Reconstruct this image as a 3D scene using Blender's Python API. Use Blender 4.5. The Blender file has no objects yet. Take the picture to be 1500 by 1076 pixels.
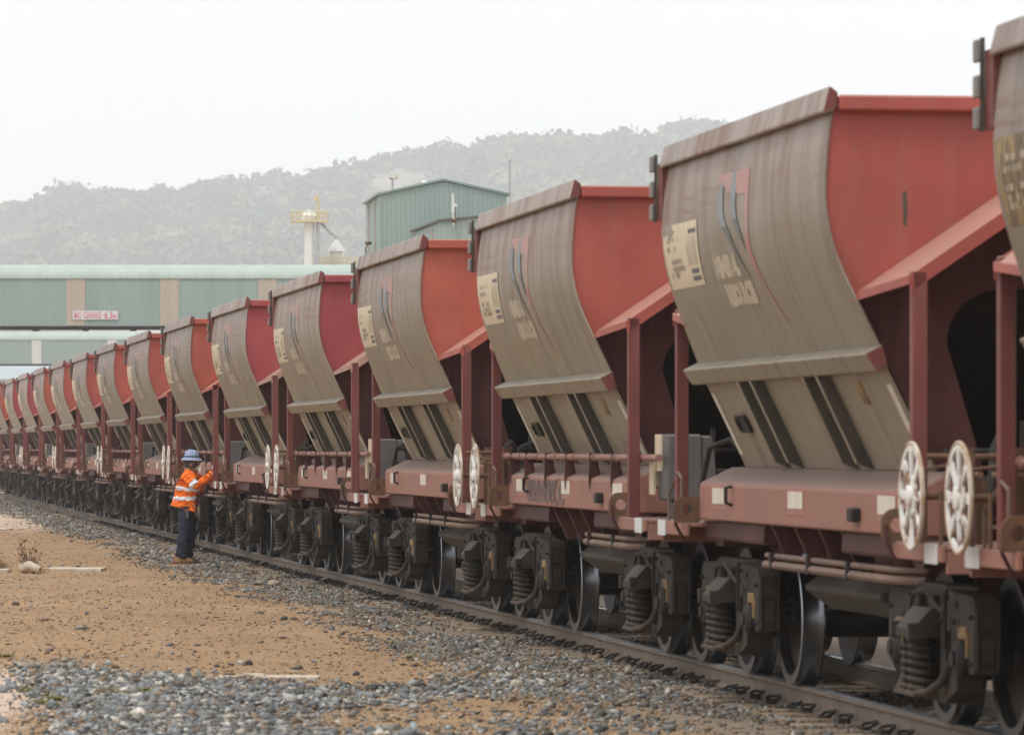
import bpy, bmesh, math, random
import numpy as np
from mathutils import Vector, Matrix
random.seed(7); RNG = np.random.default_rng(7)
R = math.radians
SC = bpy.context.scene
COL = SC.collection

# ------------------------------------------------------------------ camera, world, sun, exposure
EYE = 1.65                       # metres above the rail head (rail head is z = 0)
F_PX, CX, HY = 7190.0, 750.0, 655.0   # long lens, horizon height in the 1500 x 1076 picture
cam_d = bpy.data.cameras.new("camera"); cam = bpy.data.objects.new("camera", cam_d); COL.objects.link(cam)
cam.location = (0, 0, EYE); cam.rotation_euler = (R(90), 0, 0)
cam_d.sensor_width = 36; cam_d.lens = F_PX / 1500 * 36
cam_d.shift_y = (HY - 538) / 1500
cam_d.clip_start = 0.5; cam_d.clip_end = 9000
cam_d.dof.use_dof = True; cam_d.dof.focus_distance = 75; cam_d.dof.aperture_fstop = 7.0
SC.camera = cam
SUN_EL, SUN_AZ = 64, -150         # azimuth from +Y, clockwise
world = bpy.data.worlds.new("World"); SC.world = world; world.use_nodes = True
nt = world.node_tree; bg = nt.nodes["Background"]
sky = nt.nodes.new("ShaderNodeTexSky"); sky.sky_type = 'NISHITA'; sky.sun_disc = False
sky.sun_elevation = R(SUN_EL); sky.sun_rotation = R(SUN_AZ)
sky.air_density = 1.0; sky.dust_density = 6.0; sky.ozone_density = 1.0
hs = nt.nodes.new("ShaderNodeHueSaturation"); hs.inputs["Saturation"].default_value = 0.10
mxs = nt.nodes.new("ShaderNodeMix"); mxs.data_type = 'RGBA'; mxs.inputs[0].default_value = 0.72
mxs.inputs[7].default_value = (9.3, 9.6, 10.0, 1)          # even cloud cover over the sky gradient
nt.links.new(sky.outputs[0], hs.inputs["Color"]); nt.links.new(hs.outputs[0], mxs.inputs[6])
nt.links.new(mxs.outputs[2], bg.inputs[0])
bg.inputs[1].default_value = 0.10
sun_d = bpy.data.lights.new("sun", 'SUN'); sun_d.energy = 0.95; sun_d.angle = R(14); sun_d.color = (1, .96, .9)
sun = bpy.data.objects.new("sun", sun_d); COL.objects.link(sun); sun.location = (-30, 20, 60)
_sd = Vector((math.sin(R(SUN_AZ)) * math.cos(R(SUN_EL)), math.cos(R(SUN_AZ)) * math.cos(R(SUN_EL)), math.sin(R(SUN_EL))))
sun.rotation_euler = (-_sd).to_track_quat('-Z', 'Y').to_euler()
SC.view_settings.view_transform = 'Standard'; SC.view_settings.look = 'None'
SC.view_settings.exposure = 0.62; SC.view_settings.gamma = 1
SC.cycles.use_denoising = True; SC.cycles.max_bounces = 6; SC.cycles.volume_bounces = 1
SC.cycles.diffuse_bounces = 3; SC.cycles.glossy_bounces = 3

# ------------------------------------------------------------------ helpers
class MB:
    """collects geometry of ONE mesh object"""
    def __init__(s): s.v = []; s.f = []; s.m = []
    def add(s, vs, fs, m=0):
        o = len(s.v); s.v += [tuple(p) for p in vs]
        for f in fs: s.f.append(tuple(i + o for i in f)); s.m.append(m)
        return s
    def box(s, x0, x1, y0, y1, z0, z1, m=0):
        return s.add([(x, y, z) for x in (x0, x1) for y in (y0, y1) for z in (z0, z1)],
                     [(0, 1, 3, 2), (4, 6, 7, 5), (0, 4, 5, 1), (2, 3, 7, 6), (0, 2, 6, 4), (1, 5, 7, 3)], m)
    def prism(s, poly, axis, a, b, m=0, mcap=None):
        """poly: 2-D points; axis 0: (y,z) along x; 1: (x,z) along y; 2: (x,y) along z"""
        n = len(poly)
        def P(p, t):
            return (t, p[0], p[1]) if axis == 0 else (p[0], t, p[1]) if axis == 1 else (p[0], p[1], t)
        vs = [P(p, a) for p in poly] + [P(p, b) for p in poly]
        s.add(vs, [(i, (i + 1) % n, (i + 1) % n + n, i + n) for i in range(n)], m)
        o = len(s.v) - 2 * n; c = m if mcap is None else mcap
        s.f.append(tuple(o + i for i in range(n))); s.m.append(c)
        s.f.append(tuple(o + n + i for i in range(n))); s.m.append(c)
        return s
    def tube(s, pts, r, n=8, m=0, caps=True):
        pts = [Vector(p) for p in pts]; rs = r if hasattr(r, '__len__') else [r] * len(pts)
        rings = []; up = None
        for i, p in enumerate(pts):
            d = (pts[min(i + 1, len(pts) - 1)] - pts[max(i - 1, 0)]).normalized()
            if up is None:
                up = Vector((0, 0, 1)) if abs(d.z) < .9 else Vector((1, 0, 0))
            a = d.cross(up).normalized(); b = a.cross(d).normalized(); up = b
            rings.append([p + (a * math.cos(2 * math.pi * k / n) + b * math.sin(2 * math.pi * k / n)) * rs[i] for k in range(n)])
        vs = [q for g in rings for q in g]; fs = []
        for i in range(len(pts) - 1):
            for k in range(n):
                fs.append((i * n + k, i * n + (k + 1) % n, (i + 1) * n + (k + 1) % n, (i + 1) * n + k))
        if caps:
            fs.append(tuple(range(n))); fs.append(tuple((len(pts) - 1) * n + k for k in range(n)))
        return s.add(vs, fs, m)
    def lathe(s, prof, n, c, axis, m=0, ms=None):
        """prof: (radius, along) points; revolved round axis 0/1/2 through c"""
        vs = []
        for (r, t) in prof:
            for k in range(n):
                a = 2 * math.pi * k / n; u, w = r * math.cos(a), r * math.sin(a)
                q = (t, u, w) if axis == 0 else (u, t, w) if axis == 1 else (u, w, t)
                vs.append((c[0] + q[0], c[1] + q[1], c[2] + q[2]))
        o = len(s.v); s.v += vs
        for i in range(len(prof) - 1):
            for k in range(n):
                s.f.append((o + i * n + k, o + i * n + (k + 1) % n, o + (i + 1) * n + (k + 1) % n, o + (i + 1) * n + k))
                s.m.append(ms[i] if ms else m)
        if prof[0][0] > 1e-6: s.f.append(tuple(o + k for k in range(n))); s.m.append(ms[0] if ms else m)
        if prof[-1][0] > 1e-6: s.f.append(tuple(o + (len(prof) - 1) * n + k for k in range(n))); s.m.append(ms[-1] if ms else m)
        return s
    def mapped(s, fn):
        s.v = [fn(p) for p in s.v]; return s
    def mesh(s, name, mats, smooth=None, bevel=0, recalc=True):
        me = bpy.data.meshes.new(name); me.from_pydata(s.v, [], s.f)
        for m in (mats if isinstance(mats, (list, tuple)) else [mats]): me.materials.append(m)
        me.polygons.foreach_set("material_index", s.m)
        if recalc or bevel:
            bm = bmesh.new(); bm.from_mesh(me)
            if recalc: bmesh.ops.recalc_face_normals(bm, faces=bm.faces)
            if bevel:
                ed = [e for e in bm.edges if len(e.link_faces) == 2 and e.calc_face_angle(0) > R(35)]
                bmesh.ops.bevel(bm, geom=ed, offset=bevel, segments=1, affect='EDGES', clamp_overlap=True, material=-1)
            bm.to_mesh(me); bm.free()
        if smooth is not None:
            me.polygons.foreach_set("use_smooth", [True] * len(me.polygons))
            try: me.set_sharp_from_angle(angle=R(smooth))
            except Exception: pass
        return me
    def build(s, name, mats, parent=None, smooth=None, bevel=0, recalc=True):
        o = bpy.data.objects.new(name, s.mesh(name, mats, smooth, bevel, recalc)); COL.objects.link(o)
        if parent: o.parent = parent
        return o

def tag(o, label=None, cat=None, group=None, kind=None):
    if label: o["label"] = label
    if cat: o["category"] = cat
    if group: o["group"] = group
    if kind: o["kind"] = kind
    return o
def empty(name, loc=(0, 0, 0), rz=0):
    o = bpy.data.objects.new(name, None); COL.objects.link(o); o.empty_display_size = .3
    o.location = loc; o.rotation_euler = (0, 0, rz); return o
def kids(o): return [c for c in COL.objects if c.parent is o]
def copy_tree(o, parent, cmap):
    c = o.copy(); COL.objects.link(c); c.parent = parent
    for ch in cmap.get(o.name, []): copy_tree(ch, c, cmap)
    return c
def child_map():
    d = {}
    for o in COL.objects:
        if o.parent: d.setdefault(o.parent.name, []).append(o)
    return d

# ------------------------------------------------------------------ materials
def newmat(name):
    m = bpy.data.materials.new(name); m.use_nodes = True
    n = m.node_tree; b = n.nodes["Principled BSDF"]; return m, n, b
def N(n, t, **kw):
    x = n.nodes.new(t)
    for k, v in kw.items():
        if hasattr(x, k): setattr(x, k, v)
    return x
def setin(x, **kw):
    for k, v in kw.items(): x.inputs[k].default_value = v
    return x
def rgb(c): return (c[0], c[1], c[2], 1)
def mixc(n, fac, a, b, mode='MIX'):
    x = N(n, "ShaderNodeMix", data_type='RGBA', blend_type=mode)
    for i, v in ((0, fac), (6, a), (7, b)):
        if hasattr(v, 'links'): n.links.new(v, x.inputs[i])
        else: x.inputs[i].default_value = v if i == 0 else rgb(v)
    return x.outputs[2]
def noise(n, vec, scale, detail=4, rough=.55, dist=0):
    x = N(n, "ShaderNodeTexNoise"); setin(x, Scale=scale, Detail=detail, Roughness=rough, Distortion=dist)
    if vec is not None: n.links.new(vec, x.inputs["Vector"])
    return x.outputs["Fac"]
def ramp(n, f, lo, hi, a=0, b=1):
    x = N(n, "ShaderNodeMapRange", clamp=True); setin(x, **{"From Min": lo, "From Max": hi, "To Min": a, "To Max": b})
    n.links.new(f, x.inputs["Value"]); return x.outputs[0]
def math_(n, op, a, b=None):
    x = N(n, "ShaderNodeMath", operation=op)
    for i, v in ((0, a), (1, b)):
        if v is None: continue
        if hasattr(v, 'links'): n.links.new(v, x.inputs[i])
        else: x.inputs[i].default_value = v
    return x.outputs[0]
def objcoord(n, scale=(1, 1, 1), rnd=0.0):
    tc = N(n, "ShaderNodeTexCoord"); mp = N(n, "ShaderNodeMapping"); mp.inputs["Scale"].default_value = scale
    src = tc.outputs["Object"]
    if rnd:
        oi = N(n, "ShaderNodeObjectInfo"); ad = N(n, "ShaderNodeVectorMath", operation='ADD')
        cb = N(n, "ShaderNodeCombineXYZ"); m1 = math_(n, 'MULTIPLY', oi.outputs["Random"], rnd)
        n.links.new(m1, cb.inputs[0]); n.links.new(m1, cb.inputs[1]); 
        n.links.new(src, ad.inputs[0]); n.links.new(cb.outputs[0], ad.inputs[1]); src = ad.outputs[0]
    n.links.new(src, mp.inputs["Vector"]); return mp.outputs[0]
def bump(n, b, h, strength=.3, dist=.02):
    x = N(n, "ShaderNodeBump"); setin(x, Strength=strength, Distance=dist)
    n.links.new(h, x.inputs["Height"]); n.links.new(x.outputs[0], b.inputs["Normal"])
def simple(name, c, rough=.6, metal=0, var=.25, scale=6, c2=None, rnd=30, bmp=0, spec=.3, mul=(1, 1, 1)):
    m, n, b = newmat(name)
    v = objcoord(n, mul, rnd); f = noise(n, v, scale, 5, .6)
    c2 = c2 or tuple(x * (1 - var) for x in c)
    col = mixc(n, ramp(n, f, .35, .68), c, c2)
    n.links.new(col, b.inputs["Base Color"])
    setin(b, Roughness=rough, Metallic=metal); b.inputs["Specular IOR Level"].default_value = spec
    if bmp: bump(n, b, noise(n, v, scale * 6, 3), bmp, .01)
    return m
def zcoord(n):
    tc = N(n, "ShaderNodeTexCoord"); sp = N(n, "ShaderNodeSeparateXYZ"); n.links.new(tc.outputs["Object"], sp.inputs[0]); return sp
def dusted(n, col, dust, amt=.7, lo=.35, hi=.9):
    g = N(n, "ShaderNodeNewGeometry"); sp = N(n, "ShaderNodeSeparateXYZ"); n.links.new(g.outputs["Normal"], sp.inputs[0])
    return mixc(n, ramp(n, sp.outputs[2], lo, hi, 0, amt), col, dust)

M = {}
def mat_sheet():
    m, n, b = newmat("weathered_side_sheet")
    v = objcoord(n, (1, 1, 1), 40); vs = objcoord(n, (2.6, 1, .35), 40); vf = objcoord(n, (26, 1, .7), 40)
    sp = zcoord(n)
    st = noise(n, vs, 1.6, 6, .6); fine = noise(n, vf, 1.0, 3, .6); blot = noise(n, v, 1.1, 4, .6)
    base = mixc(n, ramp(n, st, .3, .7), (.205, .176, .128), (.256, .223, .168))
    base = mixc(n, ramp(n, fine, .35, .75, 0, .14), base, (.150, .112, .080))
    # greyer, purplish wash over the upper part, brown blooms below the chord
    zt = math_(n, 'ADD', sp.outputs[2], math_(n, 'MULTIPLY', blot, .55))
    base = mixc(n, ramp(n, zt, 3.36, 3.52, 0, .62), base, (.215, .148, .112))
    base = mixc(n, ramp(n, zt, 3.2, 4.0, 0, .55), base, (.345, .298, .268))
    wob = math_(n, 'ADD', sp.outputs[2], math_(n, 'MULTIPLY', noise(n, objcoord(n, (.8, 1, .1), 40), 1.5, 3), .22))
    for zc in (3.36, 3.45):
        dz = math_(n, 'ABSOLUTE', math_(n, 'SUBTRACT', wob, zc)); base = mixc(n, math_(n, 'MULTIPLY', ramp(n, dz, .022, .004, 0, .7), ramp(n, noise(n, objcoord(n, (.9, 1, .1), 40), 1.1, 2), .40, .58)), base, (.20, .105, .055))
    for l0 in (-1.62, -.18, 1.25, 2.15):
        dl = math_(n, 'ABSOLUTE', math_(n, 'SUBTRACT', sp.outputs[0], l0)); base = mixc(n, ramp(n, dl, .05, .008, 0, .38), base, (.10, .08, .06))
    rustm = math_(n, 'MULTIPLY', ramp(n, noise(n, vs, .9, 5, .65), .46, .64), ramp(n, sp.outputs[2], 2.7, 3.35))
    base = mixc(n, math_(n, 'MULTIPLY', rustm, .9), base, (.155, .075, .043))
    sk = objcoord(n, (.35, 1, 6), 40)
    ln = ramp(n, noise(n, sk, 2.2, 2, .5), .62, .70, 0, .45)
    base = mixc(n, math_(n, 'MULTIPLY', ln, ramp(n, sp.outputs[2], 2.95, 3.2)), base, (.20, .105, .062))
    # long dark run lines
    run = ramp(n, noise(n, objcoord(n, (2.2, 1, .05), 40), 2.0, 2, .5),   .58, .66, 0, .4)
    base = mixc(n, run, base, (.105, .085, .066))
    oi = N(n, "ShaderNodeObjectInfo"); sepc = N(n, "ShaderNodeSeparateColor"); n.links.new(oi.outputs["Color"], sepc.inputs[0])
    wv = ramp(n, math_(n, 'FRACT', math_(n, 'MULTIPLY', sepc.outputs[0], 733.0)), 0, 1)
    tn = mixc(n, wv, (1.04, 1.02, 1.0), (.84, .83, .83)); base = mixc(n, 1.0, base, tn, 'MULTIPLY')
    base = mixc(n, math_(n, 'MULTIPLY', ramp(n, noise(n, objcoord(n, (1.4, 1, .5), 40), 1.3, 5, .65), .52, .66), math_(n, 'MULTIPLY', wv, .5)), base, (.17, .095, .06))
    n.links.new(base, b.inputs["Base Color"]); setin(b, Roughness=.50); b.inputs["Specular IOR Level"].default_value = .42
    bump(n, b, noise(n, v, 1.3, 2), .25, .05)
    return m
def mat_red(name, tint=True, k=1.0, rough=.55, dust=.75):
    m, n, b = newmat(name)
    v = objcoord(n, (1, 1, 1), 40); f = noise(n, v, 1.6, 6, .62); g = noise(n, v, 14, 3, .6)
    if tint:
        oi = N(n, "ShaderNodeObjectInfo"); base = oi.outputs["Color"]
        dk = mixc(n, 1.0, base, (.80, .74, .74), 'MULTIPLY')
    else: base = (.175 * k, .050 * k, .043 * k); dk = (.115 * k, .034 * k, .031 * k)
    col = mixc(n, ramp(n, f, .38, .68), base, dk)
    col = mixc(n, ramp(n, g, .60, .78, 0, .25), col, (.10, .05, .045))
    col = mixc(n, ramp(n, noise(n, v, .8, 7, .7), .50, .62, 0, .22), col, (.26, .10, .075))
    sc = ramp(n, noise(n, objcoord(n, (1, 1.2, 9), 40), 3.5, 2, .5), .70, .73, 0, .35); col = mixc(n, math_(n, 'MULTIPLY', sc, ramp(n, g, .45, .6)), col, (.12, .06, .05))
    vs = objcoord(n, (1, 5, .4), 40)
    col = mixc(n, ramp(n, noise(n, vs, 1.5, 4), .52, .75, 0, .30 if k > .5 else .12), col, (.27, .14, .11))
    col = dusted(n, col, (.40, .235, .18), dust)
    n.links.new(col, b.inputs["Base Color"]); setin(b, Roughness=rough); b.inputs["Specular IOR Level"].default_value = .3
    bump(n, b, noise(n, v, .9, 2), .2, .05)
    return m
def mat_sill():
    m, n, b = newmat("dusty_red_sill")
    v = objcoord(n, (1, 1, 1), 40); f = noise(n, v, 1.2, 5, .6)
    vs = objcoord(n, (9, 9, .5), 40)
    oi = N(n, "ShaderNodeObjectInfo")
    a = mixc(n, .72, oi.outputs["Color"], (.310, .165, .122))
    col = mixc(n, ramp(n, f, .35, .7), a, (.255, .130, .100))
    col = mixc(n, ramp(n, noise(n, vs, 1.5, 4), .42, .75, 0, .6), col, (.215, .130, .098))
    col = dusted(n, col, (.21, .155, .13), .85, .3, .8)
    n.links.new(col, b.inputs["Base Color"]); setin(b, Roughness=.7); b.inputs["Specular IOR Level"].default_value = .2
    return m
def mat_bogie():
    m, n, b = newmat("dusty_cast_steel")
    v = objcoord(n, (1, 1, 1), 40); f = noise(n, v, 5, 6, .65)
    col = mixc(n, ramp(n, f, .35, .7), (.024, .0195, .016), (.049, .039, .030))
    sp = zcoord(n)
    col = mixc(n, ramp(n, math_(n, 'ADD', sp.outputs[2], math_(n, 'MULTIPLY', f, .25)), .50, .28, 0, .6), col, (.10, .064, .040))
    col = dusted(n, col, (.095, .075, .058), .75, .4, .98)
    n.links.new(col, b.inputs["Base Color"]); setin(b, Roughness=.75); b.inputs["Specular IOR Level"].default_value = .25
    bump(n, b, noise(n, v, 30, 4), .25, .01)
    return m
def mat_handwheel():
    m, n, b = newmat("chipped_white_paint")
    v = objcoord(n, (1, 1, 1), 40); f = noise(n, v, 9, 5, .65)
    col = mixc(n, ramp(n, f, .52, .60), (.68, .67, .64), (.20, .105, .055))
    col = mixc(n, ramp(n, noise(n, v, 5, 3), .5, .7, 0, .5), col, (.42, .34, .24))
    n.links.new(col, b.inputs["Base Color"]); setin(b, Roughness=.5)
    return m
def mat_patch(name, c, c2, c3, lo=.40, hi=.72):
    m, n, b = newmat(name)
    v = objcoord(n, (4, 1, 1.2), 40); f = noise(n, v, 3, 6, .7)
    col = mixc(n, ramp(n, f, .3, .62), c, c2)
    col = mixc(n, ramp(n, noise(n, objcoord(n, (7, 1, 2), 40), 3, 5, .7), lo + .18, hi + .10, 0, .8), col, c3)
    n.links.new(col, b.inputs["Base Color"]); setin(b, Roughness=.6); return m
def attr_mat(name, rough=.85, varscale=25, bmp=.4):
    m, n, b = newmat(name)
    at = N(n, "ShaderNodeAttribute", attribute_name="tone"); v = objcoord(n)
    col = mixc(n, ramp(n, noise(n, v, varscale, 3), .3, .75, 0, .55), at.outputs["Color"], (.10, .085, .07))
    n.links.new(col, b.inputs["Base Color"]); setin(b, Roughness=rough); b.inputs["Specular IOR Level"].default_value = .2
    return m
M['sheet'] = mat_sheet()
M['red'] = mat_red("oxide_red_paint")
M['maroon'] = mat_red("dull_maroon_paint", False, 1.0, .6)
M['shaded_maroon'] = mat_red("shaded_maroon_paint", False, .36, .7, .35)  # darker copy of the maroon, underframe shade put into the colour
M['shaded_plum'] = mat_red("shaded_plum_paint", False, .56, .65, .5)  # lower end plate: the canopy's shade put into the paint colour
M['sill'] = mat_sill()
M['bogie'] = mat_bogie()
M['wheelw'] = mat_handwheel()
M['rimrust'] = simple("rusty_white_rim", (.55, .50, .42), .6, c2=(.33, .19, .09), scale=7)
M['cream'] = mat_patch("faded_cream_sign", (.60, .51, .37), (.54, .44, .30), (.38, .30, .20))
M['burnt'] = mat_patch("scorched_cream_sign", (.42, .28, .10), (.30, .19, .07), (.035, .028, .022), .20, .42)
M['lettering'] = mat_patch("cream_lettering_paint", (.46, .40, .30), (.41, .345, .25), (.26, .21, .155))
M['plate'] = simple("cream_plate_paint", (.62, .56, .46), .5, var=.2)
M['pink'] = simple("faded_pink_paint", (.375, .235, .21), .6, c2=(.40, .215, .19), scale=3)
M['redmark'] = simple("red_logo_paint", (.40, .15, .13), .6, c2=(.34, .19, .155), scale=3)
M['border'] = simple("faded_red_border", (.33, .125, .095), .6, c2=(.30, .15, .115), scale=12)
M['blue'] = simple("faded_blue_paint", (.235, .255, .27), .6, c2=(.175, .20, .21), scale=3)
M['navy'] = simple("navy_logo_paint", (.095, .10, .105), .6, c2=(.15, .145, .13), scale=3)
M['ink'] = simple("faded_black_ink", (.26, .22, .165), .6, c2=(.46, .38, .27), scale=18)
M['graffiti'] = simple("black_spray_paint", (.050, .040, .038), .6, c2=(.13, .08, .07), scale=9)
M['dark'] = simple("dark_grimy_shaded_steel", (.015, .013, .0115), .7, c2=(.028, .023, .019))
M['grey'] = simple("dark_grey_paint", (.115, .105, .098), .6, c2=(.075, .07, .066), scale=3)
M['greyblock'] = simple("grey_block_paint", (.21, .20, .185), .6)
M['pipe'] = simple("dusty_pink_pipe", (.27, .135, .105), .6, c2=(.20, .10, .08))
M['brownpipe'] = simple("dusty_brown_pipe", (.19, .12, .09), .65, c2=(.13, .085, .065))
M['grime_shade'] = simple("caked_grime_and_shade", (.060, .050, .040), .8, c2=(.095, .078, .060), scale=3)
M['rusty'] = simple("rusty_steel", (.16, .082, .043), .75, c2=(.10, .055, .034), scale=8)
M['adaptor'] = simple("yellowish_adaptor", (.33, .20, .075), .6, c2=(.09, .055, .03), scale=9)
M['steel'] = simple("worn_tread_steel", (.150, .155, .165), .25, 1, var=.2, rnd=10)
M['wheel'] = simple("dark_wheel_steel", (.018, .016, .0145), .45, .3, c2=(.036, .031, .027), scale=3)
M['railhead'] = simple("polished_rail_head", (.56, .59, .63), .34, .75, var=.2, scale=2, mul=(1, 1, 1))
M['railweb'] = simple("rusty_rail_web", (.205, .160, .120), .8, c2=(.15, .11, .082), scale=4)
M['sleeper'] = simple("dusty_sleeper_concrete", (.30, .225, .155), .85, c2=(.20, .14, .095), scale=5, bmp=.4)
M['slab'] = simple("pale_weathered_timber", (.56, .48, .38), .85, c2=(.40, .33, .25), scale=3, mul=(.5, 4, 1))
M['stone'] = attr_mat("crushed_stone")
M['white'] = simple("white_paint", (.60, .60, .58), .5, var=.15)
M['cladwhite'] = simple("weathered_white_sheeting", (.66, .66, .62), .6, var=.1, scale=.3)
M['yellow'] = simple("hazy_yellow_paint", (.62, .53, .32), .6)  # washed out: distance haze put into the colour
M['palewall'] = simple("pale_blue_grey_sheeting", (.36, .41, .42), .6, var=.1, scale=.3)
M['galv'] = simple("galvanised_steel", (.42, .44, .45), .5, .3)

# ------------------------------------------------------------------ the track line
_Y = np.arange(-60, 420, .05)
_s = np.interp(_Y, [0, 38, 62, 160, 220, 420], [-.1368, -.1368, -.1426, -.1426, -.150, -.165])
_X = np.concatenate([[0], np.cumsum(_s[:-1] * .05)]); _X += 1.859 - np.interp(28.87, _Y, _X)
HW = 1.45
def near_line(Y): return float(np.interp(Y, _Y, _X)), float(np.interp(Y, _Y, _s))
_k = 1 / np.sqrt(1 + _s ** 2)
_CX, _CY = _X + HW * _k, _Y - HW * _s * _k          # centre line of the track
_T = np.concatenate([[0], np.cumsum(np.hypot(np.diff(_CX), np.diff(_CY)))])
def on_track(t):
    """centre point and the unit vector along the track TOWARDS the camera"""
    x, y = np.interp(t, _T, _CX), np.interp(t, _T, _CY)
    a, b = np.interp(t + .5, _T, _CX) - np.interp(t - .5, _T, _CX), np.interp(t + .5, _T, _CY) - np.interp(t - .5, _T, _CY)
    l = math.hypot(a, b); return (x, y), (-a / l, -b / l)
def t_of_y(y): return float(np.interp(y, _CY, _T))
def track_w(x, y):
    """sideways distance from the track centre, positive on the camera's left"""
    cx = np.interp(y, _CY, _CX); sl = np.interp(y, _Y, _s)
    return -(x - cx) / np.sqrt(1 + sl ** 2)
GZ = -.20
def ground_z(x, y):
    w = track_w(x, y)
    und = .035 * np.sin(x * .9 + y * .13) * np.sin(y * .21 + x * .33) + .02 * np.sin(x * 2.3 - y * .5)
    far = np.clip((np.abs(w) - 1.3) / 2.0, 0, 1)
    return GZ + und * far
def unproject(px, py, z=GZ):
    y = F_PX * (EYE - z) / (py - HY); return (px - CX) / F_PX * y, y
def at(px, py, Y): return (px - CX) / F_PX * Y, EYE + (HY - py) / F_PX * Y

# ------------------------------------------------------------------ ground
def mat_ground():
    m, n, b = newmat("dry_ochre_ground")
    g = N(n, "ShaderNodeNewGeometry"); v = g.outputs["Position"]
    at_ = N(n, "ShaderNodeAttribute", attribute_name="zone"); sep = N(n, "ShaderNodeSeparateColor"); n.links.new(at_.outputs["Color"], sep.inputs[0])
    big = noise(n, v, .35, 5, .6); mid = noise(n, v, 2.2, 6, .65); fin = noise(n, v, 22, 5, .7)
    col = mixc(n, ramp(n, big, .32, .68), (.345, .226, .126), (.245, .155, .086))
    col = mixc(n, ramp(n, mid, .45, .75, 0, .6), col, (.44, .315, .20))
    col = mixc(n, ramp(n, fin, .46, .70, 0, .8), col, (.27, .155, .078))
    col = mixc(n, ramp(n, noise(n, v, 7, 6, .75), .48, .66, 0, .55), col, (.30, .18, .095))
    col = mixc(n, ramp(n, noise(n, v, 55, 3, .7), .58, .72, 0, .5), col, (.55, .42, .30))
    rag = math_(n, 'ADD', sep.outputs[1], math_(n, 'MULTIPLY', math_(n, 'SUBTRACT', mid, .5), 1.1))
    col = mixc(n, ramp(n, rag, .35, .75, 0, .9), col, mixc(n, ramp(n, fin, .4, .7), (.56, .45, .36), (.45, .33, .25)))
    rg = math_(n, 'ADD', sep.outputs[0], math_(n, 'MULTIPLY', math_(n, 'SUBTRACT', mid, .5), 1.3))
    bal = mixc(n, ramp(n, fin, .38, .66), (.27, .215, .165), (.155, .125, .10))
    col = mixc(n, ramp(n, rg, .35, .8, 0, .92), col, bal)
    col = mixc(n, math_(n, 'MULTIPLY', sep.outputs[2], .85), col, mixc(n, ramp(n, fin, .4, .65), (.075, .052, .035), (.035, .027, .020)))  # third zone channel: shade round the train put into the ground colour
    n.links.new(col, b.inputs["Base Color"]); setin(b, Roughness=.95); b.inputs["Specular IOR Level"].default_value = .1
    h = math_(n, 'ADD', math_(n, 'MULTIPLY', fin, .6), noise(n, v, 6, 4))
    bump(n, b, h, .55, .05)
    return m
M['ground'] = mat_ground()
def axis_pts(a0, d0, d1, a1, step, ext):
    mid = np.arange(d0, d1 + 1e-6, step); lo = d0 - np.geomspace(step, d0 - a0, ext)[::-1]; hi = d1 + np.geomspace(step, a1 - d1, ext)
    return np.concatenate([lo, mid, hi])
# gravel apron at the picture's lower edge, as ground points
APRON = [unproject(*p) for p in ((30, 976), (110, 972), (240, 992), (420, 1008), (600, 1000), (720, 985), (900, 1010), (1000, 1100), (640, 1110), (110, 1100), (90, 1040))]
def in_poly(x, y, P):
    r = np.zeros(np.shape(x), bool); j = len(P) - 1
    for i in range(len(P)):
        xi, yi = P[i]; xj, yj = P[j]
        r ^= ((yi > y) != (yj > y)) & (x < (xj - xi) * (y - yi) / (yj - yi + 1e-12) + xi); j = i
    return r
def build_ground():
    xs = axis_pts(-1780, -22, 14, 1780, .4, 27); ys = axis_pts(-50, 24, 150, 4780, .5, 36)
    Xg, Yg = np.meshgrid(xs, ys); Zg = ground_z(Xg, Yg)
    nx, ny = len(xs), len(ys)
    me = bpy.data.meshes.new("ground")
    V = np.stack([Xg, Yg, Zg], -1).reshape(-1, 3)
    i = np.arange(nx * ny).reshape(ny, nx)
    Fq = np.stack([i[:-1, :-1], i[:-1, 1:], i[1:, 1:], i[1:, :-1]], -1).reshape(-1, 4)
    raw_mesh(me, V, Fq)
    w = track_w(V[:, 0], V[:, 1])
    ball = np.clip((2.05 - np.abs(w)) / .7, 0, 1)
    ball = np.where((w < 0) & (w > -7), 1.0, ball)
    ball = np.maximum(ball, in_poly(V[:, 0], V[:, 1], APRON) * .62 * np.interp(V[:, 0] / V[:, 1].clip(1) * F_PX + CX, [450, 650], [1, .35]))
    px = CX + V[:, 0] / V[:, 1].clip(1) * F_PX; py = HY + F_PX * 1.8 / V[:, 1].clip(1)
    pale = np.clip((-2.9 - V[:, 0]) / .9, 0, 1) * np.clip((43 - V[:, 1]) / 5, 0, 1)
    pale = np.maximum(pale, .75 * np.clip((V[:, 1] - 95) / 25, 0, 1))
    train_shade = np.maximum(np.clip((.75 - np.abs(w + .05)) / .15, 0, 1), .55 * ((w < -.5) & (w > -7)))  # painted shade on the ground under and beyond the train
    z = np.stack([ball, pale, train_shade, np.ones_like(ball)], -1).astype(np.float32)
    a = me.color_attributes.new("zone", 'FLOAT_COLOR', 'POINT'); a.data.foreach_set("color", z.ravel())
    me.materials.append(M['ground']); me.polygons.foreach_set("use_smooth", [True] * len(me.polygons))
    o = bpy.data.objects.new("ground", me); COL.objects.link(o)
    tag(o, "ochre dirt and dust ground beside the rail line", "ground", kind="structure")
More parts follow.
